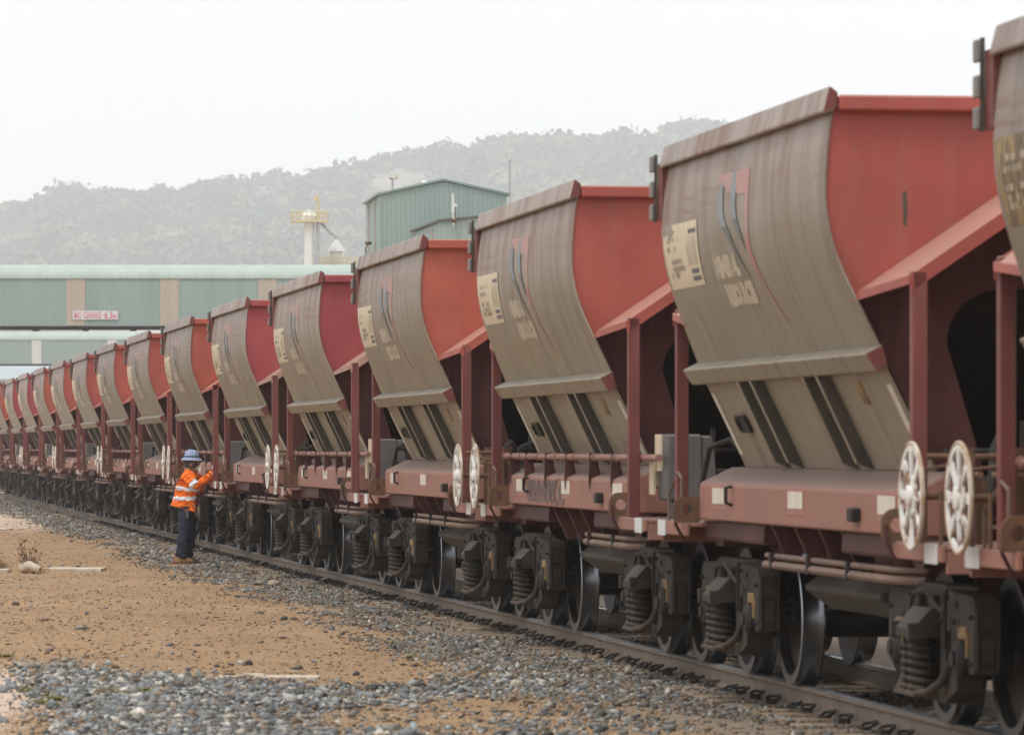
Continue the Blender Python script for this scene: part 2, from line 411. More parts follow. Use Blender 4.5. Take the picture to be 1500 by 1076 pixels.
def raw_mesh(me, V, Fq):
    k = Fq.shape[1]
    me.vertices.add(len(V)); me.vertices.foreach_set("co", np.asarray(V, np.float32).ravel())
    me.loops.add(Fq.size); me.loops.foreach_set("vertex_index", Fq.astype(np.int32).ravel())
    me.polygons.add(len(Fq)); me.polygons.foreach_set("loop_start", np.arange(0, Fq.size, k, dtype=np.int32))
    try: me.polygons.foreach_set("loop_total", np.full(len(Fq), k, np.int32))
    except Exception: pass
    me.update(calc_edges=True); me.validate()
build_ground()

# ------------------------------------------------------------------ stones
ICO = np.array([(1, 0, 0), (-1, 0, 0), (0, 1, 0), (0, -1, 0), (0, 0, 1), (0, 0, -1)], float)
ICF = np.array([(0, 2, 4), (2, 1, 4), (1, 3, 4), (3, 0, 4), (2, 0, 5), (1, 2, 5), (3, 1, 5), (0, 3, 5)])
def rand_rot(n):
    q = RNG.normal(size=(n, 4)); q /= np.linalg.norm(q, axis=1, keepdims=True); w, x, y, z = q.T
    return np.stack([1 - 2 * (y * y + z * z), 2 * (x * y - z * w), 2 * (x * z + y * w), 2 * (x * y + z * w), 1 - 2 * (x * x + z * z), 2 * (y * z - x * w), 2 * (x * z - y * w), 2 * (y * z + x * w), 1 - 2 * (x * x + y * y)], -1).reshape(n, 3, 3)
def stones(name, x, y, size, tones, weights, label, cat, sink=.25, lift=0.0):
    n = len(x); z = ground_z(x, y) + lift
    sc = size[:, None] * RNG.uniform(.45, 1.35, (n, 3)); 
    P = (ICO[None] + RNG.normal(0, .22, (n, 6, 3))) * (1 + RNG.uniform(-.40, .30, (n, 6, 1)) + 0 * ICO[None]); P = P * sc[:, None, :]
    P = np.einsum('nij,nkj->nki', rand_rot(n), P); P[:, :, 2] *= .62
    P += np.stack([x, y, z + size * (.5 - sink)], -1)[:, None, :]
    Fq = (ICF[None] + (np.arange(n) * 6)[:, None, None]).reshape(-1, 3)
    me = bpy.data.meshes.new(name); raw_mesh(me, P.reshape(-1, 3), Fq)
    T = np.array(tones)[RNG.choice(len(tones), n, p=np.array(weights) / sum(weights))] * RNG.uniform(.55, 1.45, (n, 1))
    c = np.ones((n, 6, 4), np.float32); c[:, :, :3] = T[:, None, :]
    a = me.color_attributes.new("tone", 'FLOAT_COLOR', 'POINT'); a.data.foreach_set("color", c.ravel())
    me.materials.append(M['stone']); o = bpy.data.objects.new(name, me); COL.objects.link(o)
    return tag(o, label, cat, kind="stuff")
TONES = [(.172, .187, .192), (.245, .262, .266), (.095, .095, .092), (.36, .345, .31), (.27, .20, .14), (.21, .145, .09), (.46, .42, .36)]
def clump(x, y, f, seed):
    r = np.random.default_rng(seed); k = r.normal(size=(8, 2)) * f; ph = r.uniform(0, 6.28, 8)
    return sum(np.sin(x * a + y * b + p) for (a, b), p in zip(k, ph)) / 8 ** .5
def ballast():
    xs, ys, ss = [], [], []
    for (y0, y1, dens, s0) in ((24, 48, 1100, .0175), (48, 80, 640, .0205), (80, 175, 190, .030)):
        t0, t1 = t_of_y(y0), t_of_y(y1); n = int((t1 - t0) * 4.4 * dens)
        t = RNG.uniform(t0, t1, n); w = RNG.uniform(-1.6, 2.85, n)
        keep = RNG.random(n) < np.interp(w, [-1.6, -.7, .68, .95, 1.2, 1.6, 1.9, 2.15, 2.5], [.25, .35, .45, .50, .72, .75, .5, .18, .0]) * np.clip(.62 + .62 * clump(t * .8, w * 3, .9, 3), .06, 1)
        t, w = t[keep], w[keep]
        x, y = np.interp(t, _T, _CX), np.interp(t, _T, _CY); sl = np.interp(y, _Y, _s); k = 1 / np.sqrt(1 + sl ** 2)
        xs.append(x - w * k); ys.append(y + w * sl * k); ss.append(RNG.gamma(5, s0 / 5, len(t)).clip(.010, .07))
    x, y, s = map(np.concatenate, (xs, ys, ss))
    _px, _py = unproject(267, 822, -.165); _k = np.hypot((x - _px - .02) / .30, (y - _py + .5) / .95) > 1; x, y, s = x[_k], y[_k], s[_k]
    stones("ballast_stones", x, y, s, TONES, [4.5, 3.5, 5, 2.5, 6, 6, 1.1], "grey and brown crushed ballast stones along the rail", "ballast", lift=np.interp(np.abs(track_w(x, y)), [1.0, 1.35], [.028, 0]))
ballast()
def apron():
    n = 66000; P = np.array(APRON); x = RNG.uniform(P[:, 0].min(), P[:, 0].max(), n); y = RNG.uniform(27, P[:, 1].max(), n)
    # ragged outline: test a jittered point
    k = in_poly(x + RNG.normal(0, .16, n), y + RNG.normal(0, .6, n), APRON) & (RNG.random(n) < np.clip(.66 + .55 * clump(x * 2.2, y * .6, .9, 5), .04, 1) * np.interp(x / y * F_PX + CX, [480, 680, 900], [1, .55, .22]))
    x, y = x[k], y[k]
    stones("gravel_apron", x, y, RNG.gamma(3.0, .0215 / 3.0, len(x)).clip(.008, .062), TONES, [7, 6, 3, 5, 1.8, 1, 2.2], "blue grey gravel spread across the near ground", "gravel")
apron()
def scatter():
    n = 6500; y = 27 + (RNG.random(n) ** 1.5) * 110; x = RNG.uniform(-1.15, .6, n) * .11 * y
    w = track_w(x, y); k = (w > 1.6) & (RNG.random(n) < np.clip(.45 + .5 * clump(x, y * .5, .8, 9), .08, 1)); x, y = x[k], y[k]
    stones("loose_stones", x, y, RNG.gamma(2.2, .009, len(x)).clip(.006, .06), TONES, [3, 2, 3, 2, 5, 4, 1.5], "loose stones scattered over the ochre dirt", "loose stones")
scatter()
def clods():
    n = 80000; y = 27 + (RNG.random(n) ** 1.25) * 95; x = RNG.uniform(-1.15, .55, n) * .11 * y
    w = track_w(x, y); k = (w > 1.3) & (RNG.random(n) < np.clip(.55 + .45 * clump(x, y * .4, .9, 31), .12, 1)); x, y = x[k], y[k]
    stones("dirt_clods", x, y, RNG.gamma(2.4, .0036, len(x)).clip(.0035, .022), [(.36, .23, .125), (.25, .155, .085), (.17, .105, .06), (.48, .37, .26), (.31, .20, .11)], [7, 3, .7, 2.6, 5], "crumbs and grit of ochre dirt strewn over the ground", "grit", sink=.15)
clods()

# ------------------------------------------------------------------ rails and sleepers
def rail(name, wc, label):
    prof = [(-.035, -.004), (-.028, 0), (.028, 0), (.035, -.004), (.036, -.032), (.010, -.044), (.009, -.132), (.066, -.150), (.066, -.160), (-.066, -.160), (-.066, -.150), (-.009, -.132), (-.010, -.044), (-.036, -.032)]
    ts = np.arange(t_of_y(16), t_of_y(215), 1.0); mb = MB(); n = len(prof); vs = []
    for t in ts:
        (x, y), (ux, uy) = on_track(t)
        for (a, z) in prof: vs.append((x + uy * (wc + a), y - ux * (wc + a), z))
    fs, ms = [], []
    for i in range(len(ts) - 1):
        for k in range(n):
            fs.append((i * n + k, i * n + (k + 1) % n, (i + 1) * n + (k + 1) % n, (i + 1) * n + k)); ms.append(0 if k in (0, 1, 2) else 1)
    mb.v, mb.f, mb.m = vs, fs, ms
    mb.f += [tuple(range(n)), tuple((len(ts) - 1) * n + k for k in range(n))]; mb.m += [1, 1]
    return tag(mb.build(name, [M['railhead'], M['railweb']]), label, "rail")
rail("rail", .57, "polished running rail nearest the dirt, full length in view")
rail("rail", -.57, "running rail on the far side, glimpsed between the wheels")
def build_sleepers():
    mb = MB(); mb.prism([(-.125, -.36), (-.11, -.172), (-.10, -.163), (.10, -.163), (.11, -.172), (.125, -.36)], 1, -1.02, 1.02)
    me = mb.mesh("sleeper", M['sleeper'])
    c = MB()
    c.tube([(-.05, .10, -.145), (-.03, .045, -.118), (.0, .035, -.108), (.035, .05, -.112), (.045, .10, -.118), (.02, .135, -.135), (-.02, .135, -.14)], .0105, 7)
    c.box(-.05, .05, .065, .15, -.164, -.136)
    cme = c.mesh("rail_clip", simple("dusty_spring_clip", (.055, .045, .037), .7, c2=(.03, .026, .022), scale=20), smooth=50)
    t0, t1, k = t_of_y(17), t_of_y(190), 0
    for t in np.arange(t0, t1, .62):
        (x, y), (ux, uy) = on_track(t)
        o = bpy.data.objects.new("sleeper", me); COL.objects.link(o)
        o.location = (x, y, random.uniform(-.006, .004)); o.rotation_euler = (0, 0, math.atan2(uy, ux) + random.uniform(-.012, .012))
        tag(o, "dusty concrete railway sleeper half buried in ballast under the rails", "sleeper", "sleepers under the rails")
        if y < 118:
            for w0 in (-.57, -.43):     # outer and inner clip of the near rail (local y is minus w)
                q = bpy.data.objects.new("rail_clip", cme); COL.objects.link(q); q.parent = o
                q.location = (random.uniform(-.02, .02), w0, random.uniform(-.006, .004))
                if w0 == -.57: q.rotation_euler = (random.uniform(-.12, .12), random.uniform(-.1, .1), math.pi + random.uniform(-.2, .2))
        k += 1
build_sleepers()

# ------------------------------------------------------------------ the hopper wagon; (l, w, z): l along the track to the camera, w to the near side
PROF = [(1.43, 3.60), (1.45, 3.50), (1.470, 3.36), (1.480, 3.22), (1.482, 3.10), (1.475, 2.98), (1.455, 2.86), (1.428, 2.75), (1.390, 2.64), (1.345, 2.53), (1.295, 2.42), (1.24, 2.30), (1.190, 2.19), (1.145, 2.07)]
LOW = [(1.145, 2.07), (.995, 1.77), (.85, 1.462)]
_pz = [p[1] for p in (PROF + LOW[1:])][::-1]; _pw = [p[0] for p in (PROF + LOW[1:])][::-1]
def sheet_w(z): return float(np.interp(z, _pz, _pw))
def half_l(z): return float(np.interp(z, [2.2, 2.4, 2.7, 3.05], [3.05, 3.0, 2.91, 2.86]))
ZOFF = [.05]                    # body height above the running gear's own datum
def L(p): return (p[0], -p[1], p[2] + ZOFF[0])
def lmb(mb, name, mats, parent, **kw): return mb.mapped(L).build(name, mats, parent, **kw)

def curved_sheet(side):
    mb = MB(); nl = 24; rows = []
    zs = np.linspace(3.60, 2.07, 34)
    for z in zs:
        hl = half_l(z); w = sheet_w(z)
        rows.append([(u * hl, w + .006 * math.sin(u * 7 + z * 2.1) * math.sin(z * 5 + 1) * min(1, (3.6 - z) * 4), z) for u in np.linspace(-1, 1, nl + 1)])
    for dw, flip in ((0, 0), (-.012, 1)):
        o = len(mb.v); mb.v += [(p[0], side * (p[1] + dw), p[2]) for r_ in rows for p in r_]
        for i in range(len(zs) - 1):
            for k in range(nl):
                a = o + i * (nl + 1) + k; f = (a, a + 1, a + nl + 2, a + nl + 1); mb.f.append(f[::-1] if (flip ^ (side < 0)) else f); mb.m.append(0)
    n0 = len(zs) * (nl + 1)
    for k0 in (0, nl):                                   # close the two ends
        for i in range(len(zs) - 1):
            a = i * (nl + 1) + k0; b = a + nl + 1; mb.f.append((a, b, b + n0, a + n0)); mb.m.append(0)
    return mb
def dent(l, z): return .006 * math.sin(l / half_l(z) * 7 + z * 2.1) * math.sin(z * 5 + 1) * min(1, (3.6 - z) * 4)
def on_sheet(l, z, off=.004): return (l, sheet_w(z) + dent(l, z) + off, z)
def ribbon(mb, rows, off=.004, m=0, sub=4):
    """rows: (l_left, l_right, z) from top to bottom, laid on the curved sheet"""
    pts = []
    for (a, b) in zip(rows[:-1], rows[1:]):
        for t in np.arange(0, 1, 1 / sub): pts.append([a[i] + (b[i] - a[i]) * t for i in range(3)])
    pts.append(list(rows[-1])); o = len(mb.v)
    for (l0, l1, z) in pts: mb.v += [on_sheet(l0, z, off), on_sheet(l1, z, off)]
    for i in range(len(pts) - 1): mb.f.append((o + 2 * i, o + 2 * i + 1, o + 2 * i + 3, o + 2 * i + 2)); mb.m.append(m)
def text_mesh(s, size, sx=1.0, bold=0.0, space=1.0):
    c = bpy.data.curves.new("lettering", 'FONT'); c.body = s; c.size = size; c.offset = bold; c.resolution_u = 2; c.space_character = space
    o = bpy.data.objects.new("lettering", c); COL.objects.link(o); dg = bpy.context.evaluated_depsgraph_get(); dg.update()
    me = bpy.data.meshes.new_from_object(o.evaluated_get(dg)); COL.objects.unlink(o); bpy.data.objects.remove(o)
    vs = [(v.co.x * sx, v.co.y) for v in me.vertices]; fs = [tuple(p.vertices) for p in me.polygons]
    x0 = min(v[0] for v in vs); x1 = max(v[0] for v in vs); y0 = min(v[1] for v in vs); y1 = max(v[1] for v in vs)
    return [((v[0] - x0), (v[1] - y0)) for v in vs], fs, x1 - x0, y1 - y0
TXT_A = text_mesh("MINERAL", .2, 1, .021, 1.06); TXT_B = text_mesh("RESOURCES", .2, 1, .021, 1.06)
TXT_BOARD = [text_mesh(s, .12, 1, .001) for s in ("IIIII", "II III", "I III I")]
def lay_text(mb, T, l0, l1, z0, z1, fn, m=0):
    vs, fs, W, H = T
    mb.add([fn(l0 + v[0] / W * (l1 - l0), z0 + v[1] / H * (z1 - z0)) for v in vs], fs, m)

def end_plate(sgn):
    """upper plate above the canopy line and the arched plate below it, canopy shade put into its colour"""
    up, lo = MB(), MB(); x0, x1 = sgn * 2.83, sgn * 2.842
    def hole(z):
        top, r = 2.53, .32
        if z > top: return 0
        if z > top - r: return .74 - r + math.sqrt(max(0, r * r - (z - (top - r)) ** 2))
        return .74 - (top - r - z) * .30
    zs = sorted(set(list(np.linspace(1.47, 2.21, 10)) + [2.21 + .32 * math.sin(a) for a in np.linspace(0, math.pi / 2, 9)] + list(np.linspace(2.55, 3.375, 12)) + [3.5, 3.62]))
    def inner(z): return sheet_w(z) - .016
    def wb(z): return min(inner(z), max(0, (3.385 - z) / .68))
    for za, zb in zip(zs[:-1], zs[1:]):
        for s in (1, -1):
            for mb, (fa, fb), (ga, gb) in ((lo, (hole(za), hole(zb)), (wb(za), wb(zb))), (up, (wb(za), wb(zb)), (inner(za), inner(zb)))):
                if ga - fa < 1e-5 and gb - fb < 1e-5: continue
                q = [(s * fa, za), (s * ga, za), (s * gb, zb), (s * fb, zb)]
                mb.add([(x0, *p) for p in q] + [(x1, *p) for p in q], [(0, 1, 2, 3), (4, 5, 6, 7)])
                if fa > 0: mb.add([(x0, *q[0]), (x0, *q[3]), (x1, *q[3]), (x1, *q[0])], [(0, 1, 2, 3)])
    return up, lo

def make_bogie(root, lc):
    """wheels, frames and springs of one bogie centred at l = lc"""
    bg_ = MB(); bg_.box(lc - .20, lc + .20, -.80, .80, .50, .74); bg_.box(lc - .12, lc + .12, -.74, .74, .30, .50)
    bg_.lathe([(.0, .74), (.26, .74), (.26, .86), (0, .86)], 20, (lc, 0, 0), 2)
    b = lmb(bg_, "bogie", M['bogie'], root, bevel=.02)
    for s in (1, -1):
        # cast frame: chord, columns, jaws, bottom chord - one casting
        f = MB(); a0, a1 = sorted((s * .78, s * .93))
        def slab(poly, e=0.0): f.prism([(lc + p[0], p[1]) for p in poly], 1, a0 - e, a1 + e)
        slab([(-1.13, .60), (-1.13, .77), (-1.06, .815), (-.55, .83), (-.40, .865), (.40, .865), (.55, .83), (1.06, .815), (1.13, .77), (1.13, .60), (1.00, .62), (.74, .62), (.60, .64), (.30, .70), (-.30, .70), (-.60, .64), (-.74, .62), (-1.00, .62)])
        for d in (-1, 1):
            slab([(d * 1.00, .38), (d * 1.125, .38), (d * 1.125, .62), (d * 1.00, .66)], .003)
            slab([(d * .28, .24), (d * .42, .24), (d * .42, .74), (d * .28, .74)], .006)
            slab([(d * .54, .27), (d * .76, .36), (d * .755, .70), (d * .55, .70)], .004)
            slab([(d * .40, .19), (d * .70, .27), (d * .74, .42), (d * .40, .34)], .008)
            slab([(d * .41, .60), (d * .56, .60), (d * .56, .70), (d * .41, .70)], .010)
        slab([(-.45, .185), (.45, .185), (.45, .265), (-.45, .265)], .012)
        # face plate of the near jaw with its recess lip
        for d in (-1, 1):
            f.box(lc + d * 1.13, lc + d * 1.15, s * .785, s * .805, .40, .76); f.box(lc + d * 1.13, lc + d * 1.15, s * .905, s * .925, .40, .76)
            f.box(lc + d * 1.13, lc + d * 1.149, s * .805, s * .905, .62, .765)
        # basket arms out to the springs, bolster end and lugs
        f.prism([(s * .90, .19), (s * 1.09, .215), (s * 1.09, .24), (s * .90, .27)], 0, lc - .27, lc + .27)
        f.tube([(lc + .24, s * 1.07, .235), (lc + .36, s * 1.03, .245), (lc + .48, s * .97, .31), (lc + .58, s * .92, .46)], [.022, .026, .030, .026], 8)
        f.tube([(lc - .24, s * 1.07, .235), (lc - .36, s * 1.03, .245), (lc - .48, s * .97, .31), (lc - .58, s * .92, .46)], [.022, .026, .030, .026], 8)
        f.prism([(s * .93, .725), (s * .98, .725), (s * 1.095, .60), (s * 1.095, .55), (s * .93, .55)], 0, lc - .25, lc + .25)
        f.box(lc - .27, lc - .21, s * 1.05, s * 1.115, .54, .64); f.box(lc + .19, lc + .25, s * 1.05, s * 1.115, .54, .64)
        f.box(lc - .25, lc - .12, s * .933, s * .975, .73, .80); f.box(lc + .10, lc + .25, s * .933, s * .965, .75, .80)
        f.box(lc + .62, lc + .70, s * .934, s * .942, .74, .78)
        for d in (-1, 1):
            for (bl, bz) in ((.35, .30), (.35, .66), (.65, .40), (.66, .66), (.48, .79), (1.06, .44), (1.06, .70)):
                f.lathe([(0, s * .93), (.017, s * .93), (.017, s * .952), (0, s * .956)], 6, (lc + d * bl, 0, bz), 1)
            f.box(lc + d * 1.13, lc + d * 1.142, s * .815, s * .895, .44, .58); f.lathe([(0, d * 1.13), (.02, d * 1.13), (.02, d * 1.16), (0, d * 1.16)], 8, (lc, s * .855, .71), 0)
        f.tube([(lc - .45, s * .97, .60), (lc - .2, s * .99, .80), (lc + .1, s * .99, .83), (lc + .5, s * .97, .70)], .011, 6)
        lmb(f, "side_frame", M['bogie'], b, bevel=.008)
        for d in (-.10, .10):
            c = MB(); turns, H = 6.2, .29; n = int(turns * 14)
            c.tube([(lc + d + .064 * math.cos(2 * math.pi * turns * i / n), s * 1.005 + .064 * math.sin(2 * math.pi * turns * i / n), .255 + H * i / n) for i in range(n + 1)], .0185, 7)
            c.tube([(lc + d, s * 1.005, .25), (lc + d, s * 1.005, .56)], .047, 8)
            lmb(c, "spring", M['bogie'], b, smooth=60)
        for d in (-.835, .835):
            q = MB(); q.lathe([(0, .84), (.105, .84), (.105, .95), (.085, .975), (.045, .985), (.045, 1.0), (0, 1.0)], 18, (lc + d, 0, .46), 1)
            if s < 0: q.v = [(p[0], -p[1], p[2]) for p in q.v]
            e = lmb(q, "bearing_cap", M['dark'], b, smooth=35)
            q = MB(); q.box(lc + d - .10, lc + d + .10, s * .80, s * .940, .565, .64); q.box(lc + d + .105, lc + d + .130, s * .90, s * .945, .46, .60)
            lmb(q, "adaptor", M['adaptor'], b, bevel=.01)
    for d in (-.835, .835):
        q = MB(); q.tube([(lc + d, -.85, .46), (lc + d, .85, .46)], .075, 14); lmb(q, "axle", M['wheel'], b, smooth=40)
        for s in (1, -1):
            q = MB()
            prof = [(.10, .50), (.36, .512), (.405, .505), (.485, .500), (.488, .512), (.470, .530), (.462, .545), (.458, .655), (.452, .660), (.395, .655), (.37, .600), (.14, .640), (.13, .665), (.10, .665)]
            if s < 0: prof = [(r, -t) for r, t in prof]
            q.lathe(prof, 48, (lc + d, 0, .46), 1, ms=[0, 0, 0, 1, 1, 1, 1, 3, 0, 0, 0, 0, 0, 0])
            lmb(q, "wheel", [M['wheel'], M['steel'], M['rusty'], M['railhead']], b, smooth=30)
    q = MB()                                                      # brake beam and hanger hoop
    for d in (-.36, .36): q.tube([(lc + d, -.7, .38), (lc + d, .7, .38)], .03, 8)
    q.tube([(lc + .64, .99, .50), (lc + .64, .99, .80), (lc + .68, .985, .85), (lc + .80, .97, .86), (lc + 1.1, .90, .86)], .012, 6)
    lmb(q, "brake_rigging", M['dark'], b)
    return b

def handwheel(root, lc, near_end):
    q = MB(); c = (lc, 1.30, 1.33); w0, w1 = 1.292, 1.308; n = 48
    def P(r, a, w): return (lc + r * math.cos(a), w, c[2] + r * math.sin(a))
    rads = [.0, .05, .120, .258, .288]
    for k in range(n):
        a0, a1 = 2 * math.pi * k / n, 2 * math.pi * (k + 1) / n
        for i in range(1, 4):
            if i == 2 and (k % 6) in (1, 2, 3, 4): continue      # eight openings
            v = [P(rads[i], a0, w0), P(rads[i + 1], a0, w0), P(rads[i + 1], a1, w0), P(rads[i], a1, w0)]
            v2 = [(p[0], w1, p[2]) for p in v]
            q.add(v + v2, [(0, 1, 2, 3), (4, 7, 6, 5), (0, 4, 5, 1), (1, 5, 6, 2), (2, 6, 7, 3), (3, 7, 4, 0)])
    q.tube([P(.295, 2 * math.pi * k / n, 1.30) for k in range(n + 1)], .0125, 8, 1, False)
    q.lathe([(0, 1.285), (.06, 1.285), (.06, 1.325), (.025, 1.335), (0, 1.335)], 14, (lc, 0, c[2]), 1)
    h = lmb(q, "handwheel", [M['wheelw'], M['rimrust']], root, smooth=40)
    q = MB(); q.tube([(lc, .85, 1.33), (lc, 1.29, 1.33)], .022, 8); q.box(lc - .06, lc + .06, .86, .94, 1.06, 1.42)
    q.tube([(lc + .12, 1.02, 1.55), (lc + .12, 1.24, 1.55)], .018, 8); q.box(lc + .08, lc + .16, .98, 1.05, 1.06, 1.60)
    q.tube([(lc - .25, 1.17, 1.06), (lc - .25, 1.17, 1.48), (lc - .25, 1.00, 1.50)], .014, 6)
    q.tube([(lc + .3, 1.20, 1.06), (lc + .3, 1.20, 1.36)], .013, 6); q.tube([(lc - .45, 1.0, 1.45), (lc + .4, 1.0, 1.45)], .02, 6)
    lmb(q, "brake_stand", M['rusty'], root)
    return h

def make_wagon(kind):
    root = empty("hopper_wagon")
    for s in (1, -1):
        sh = lmb(curved_sheet(s), "side_sheet", M['sheet'], root, smooth=40, recalc=False)
        if s == 1:
            near_sheet = sh
        ce = MB(); ce.prism([(s * 1.405, 3.685), (s * 1.450, 3.720), (s * 1.462, 3.712), (s * 1.497, 3.572), (s * 1.485, 3.560), (s * 1.432, 3.575), (s * 1.405, 3.60)], 0, -2.90, 2.90, 0, 1)
        lmb(ce, "top_chord", [M['sheet'], M['maroon']], root, bevel=.006)
        le = MB(); le.prism([(s * 1.185, 2.20), (s * 1.285, 2.150), (s * 1.288, 2.140), (s * 1.225, 2.045), (s * 1.20, 2.04), (s * 1.155, 2.085)], 0, -3.12, 3.12, 0, 1)
        lmb(le, "side_ledge", [M['sheet'], M['maroon']], root, bevel=.004)
        lo = MB()
        for dw in (0, -.014):
            lo.add([(l, s * (w + dw), z) for (w, z) in LOW for l in (-3.05, 3.05)], [(0, 1, 3, 2), (2, 3, 5, 4)])
        for i in (0, 1, 3):                                     # seams welded on
            pass
        lw = lmb(lo, "lower_sheet", M['sheet'], root)
        for rc in (-1.40, -.93, .85, 1.30):
            rb = MB(); rb.prism([(s * 1.12, 2.075), (s * 1.222, 2.045), (s * .962, 1.50), (s * .84, 1.452)], 0, rc - .035, rc + .035, 0, 1)
            lmb(rb, "rib", [M['sheet'], M['grime_shade']], root, bevel=.004)  # rib sides darkened: shade below the ledge put into their colour
        if s == 1:
            st = MB()
            for (l0, l1, za, zb) in ((-2.99, -2.89, 1.98, 1.55), (2.84, 2.96, 1.97, 1.52)):
                st = MB(); st.prism([(sheet_w(za) + .001, za), (sheet_w(za) + .009, za), (sheet_w(zb) + .009, zb), (sheet_w(zb) + .001, zb)], 0, l0, l1)
                lmb(st, "white_stripe", M['plate'], lw)
            bx = MB(); bx.prism([(1.035, 1.82), (1.052, 1.82), (.992, 1.70), (.975, 1.70)], 0, -2.45, -2.10); bx.prism([(1.025, 1.80), (1.058, 1.79), (1.02, 1.715), (.99, 1.72)], 0, -2.38, -2.33)
            lmb(bx, "bracket", M['dark'], lw)
            ys = MB(); ys.prism([(sheet_w(2.00) + .001, 2.00), (sheet_w(2.0) + .006, 2.00), (sheet_w(1.86) + .006, 1.86), (sheet_w(1.86) + .001, 1.86)], 0, 1.95, 2.12)
            lmb(ys, "stencil_strip", M['adaptor'], lw)
        si = MB(); si.prism([(s * 1.10, 1.085), (s * 1.10, 1.335), (s * 1.085, 1.352), (s * .865, 1.458), (s * .80, 1.458), (s * .80, 1.085)], 0, -3.52, 3.52)
        sl = lmb(si, "side_sill", M['sill'], root, bevel=.012)
        if s == 1: near_sill = sl
        for e in (-1, 1):
            lg = MB(); poly = [(1.09, 1.06), (1.285, 1.06), (1.285, 1.17)] + [(1.205 + .08 * math.cos(a), 1.17 + .08 * math.sin(a)) for a in np.linspace(.2, math.pi / 2, 6)] + [(1.09, 1.25)]
            hc = [(1.19 + .042 * math.cos(a), 1.155 + .042 * math.sin(a)) for a in np.linspace(0, 2 * math.pi, 14, endpoint=False)]
            # plate with a round hole: ring of quads between hole and outline sampled by angle
            out = []
            for a in np.linspace(0, 2 * math.pi, 28, endpoint=False):
                d = (math.cos(a), math.sin(a)); best = .3; pc = (1.19, 1.155)
                for i in range(len(poly)):
                    (ax, ay), (bx_, by_) = poly[i], poly[(i + 1) % len(poly)]
                    ex, ey = bx_ - ax, by_ - ay; den = d[0] * ey - d[1] * ex
                    if abs(den) < 1e-9: continue
                    tt = ((ax - pc[0]) * ey - (ay - pc[1]) * ex) / den; uu = ((ax - pc[0]) * d[1] - (ay - pc[1]) * d[0]) / den
                    if tt > 0 and -1e-6 <= uu <= 1 + 1e-6: best = min(best, tt)
                out.append(((pc[0] + d[0] * best, pc[1] + d[1] * best), (pc[0] + d[0] * .042, pc[1] + d[1] * .042)))
            l0, l1 = e * 3.53, e * 3.56
            for i in range(28):
                (o0, h0), (o1, h1) = out[i], out[(i + 1) % 28]
                lg.add([(l, s * p[0], p[1]) for l in (l0, l1) for p in (o0, o1, h1, h0)], [(0, 1, 2, 3), (7, 6, 5, 4), (0, 4, 5, 1), (2, 6, 7, 3)])
            lmb(lg, "lifting_lug", M['rusty'], root)
            sb = MB(); sb.tube([(e * 3.6, s * 1.27, 1.16), (e * 3.6, s * 1.26, 1.05), (e * 3.6, s * 1.20, .93), (e * 3.6, s * 1.10, .92)], .012, 6)
            sb.prism([(s * .96, .945), (s * 1.045, .945), (s * 1.055, .965), (s * 1.045, 1.075), (s * .96, 1.075)], 0, e * 1.30, e * 3.62)
            lmb(sb, "underframe_beam", M['shaded_maroon'], root)
            po = MB(); x0, x1 = sorted((e * 3.91, e * 3.99)); po.box(x0, x1, s * 1.11, s * 1.20, 1.062, 2.60)
            lmb(po, "post", M['maroon'], root, bevel=.008)
            ro = MB(); x0, x1 = e * 2.845, e * 3.97
            def rz(w): return 3.385 - .68 * w
            top = [(x0, s * 1.300, rz(1.300)), (x1, s * 1.20, rz(1.20)), (x1, 0, rz(0)), (x0, 0, rz(0))]
            ro.add(top + [(p[0], p[1], p[2] - .03) for p in top], [(0, 1, 2, 3), (4, 5, 6, 7), (0, 1, 5, 4), (1, 2, 6, 5), (3, 0, 4, 7)])
            lip = [(x1 + e * .002, s * 1.21, rz(1.20) + .004), (x1 + e * .002, 0, rz(0) + .004)]
            ro.add([(l, p[1], p[2] - d) for l in (x1 + e * .002, x1 + e * .02) for p in lip for d in (0, .095)], [(0, 1, 3, 2), (4, 5, 7, 6), (0, 2, 6, 4), (1, 3, 7, 5), (0, 1, 5, 4)])
            ed = [(e * 2.86, s * 1.302, rz(1.300) + .004), (e * 3.98, s * 1.203, rz(1.20) + .004)]
            ro.add([(p[0], p[1] + s * o_, p[2] - d) for p in ed for o_ in (0, .015) for d in (0, .05)], [(0, 1, 3, 2), (4, 5, 7, 6), (0, 4, 5, 1), (2, 6, 7, 3), (0, 2, 6, 4), (1, 3, 7, 5)])
            lmb(ro, "end_canopy", M['red'], root)
    for e in (-1, 1):
        up_, lo_ = end_plate(e); lmb(up_, "end_plate", M['red'], root); lmb(lo_, "shaded_end_plate", M['shaded_plum'], root)
        ri = MB(); x0, x1 = sorted((e * 2.83, e * 2.925)); ri.box(x0, x1, -1.40, 1.40, 3.575, 3.668)
        lmb(ri, "end_rail", M['red'], root, bevel=.012)
        ss = MB(); ss.add([(e * 2.82, -1.13, 2.56), (e * 2.82, 1.13, 2.56), (e * .55, .70, 1.15), (e * .55, -.70, 1.15)], [(0, 1, 2, 3)])
        lmb(ss, "slope_sheet", M['dark'], root)  # near black: shade inside the end opening put into the colour
        pl = MB(); x0, x1 = sorted((e * 3.50, e * 4.74)); pl.box(x0, x1, -1.17, 1.17, 1.03, 1.06)
        for s in (1, -1): pl.box(x0, x1, *sorted((s * 1.173, s * 1.205)), .965, 1.063)
        x2, x3 = sorted((e * 4.70, e * 4.737)); pl.box(x2, x3, -1.17, 1.17, .90, 1.028)
        p_ = lmb(pl, "end_platform", M['sill'], root, bevel=.006)
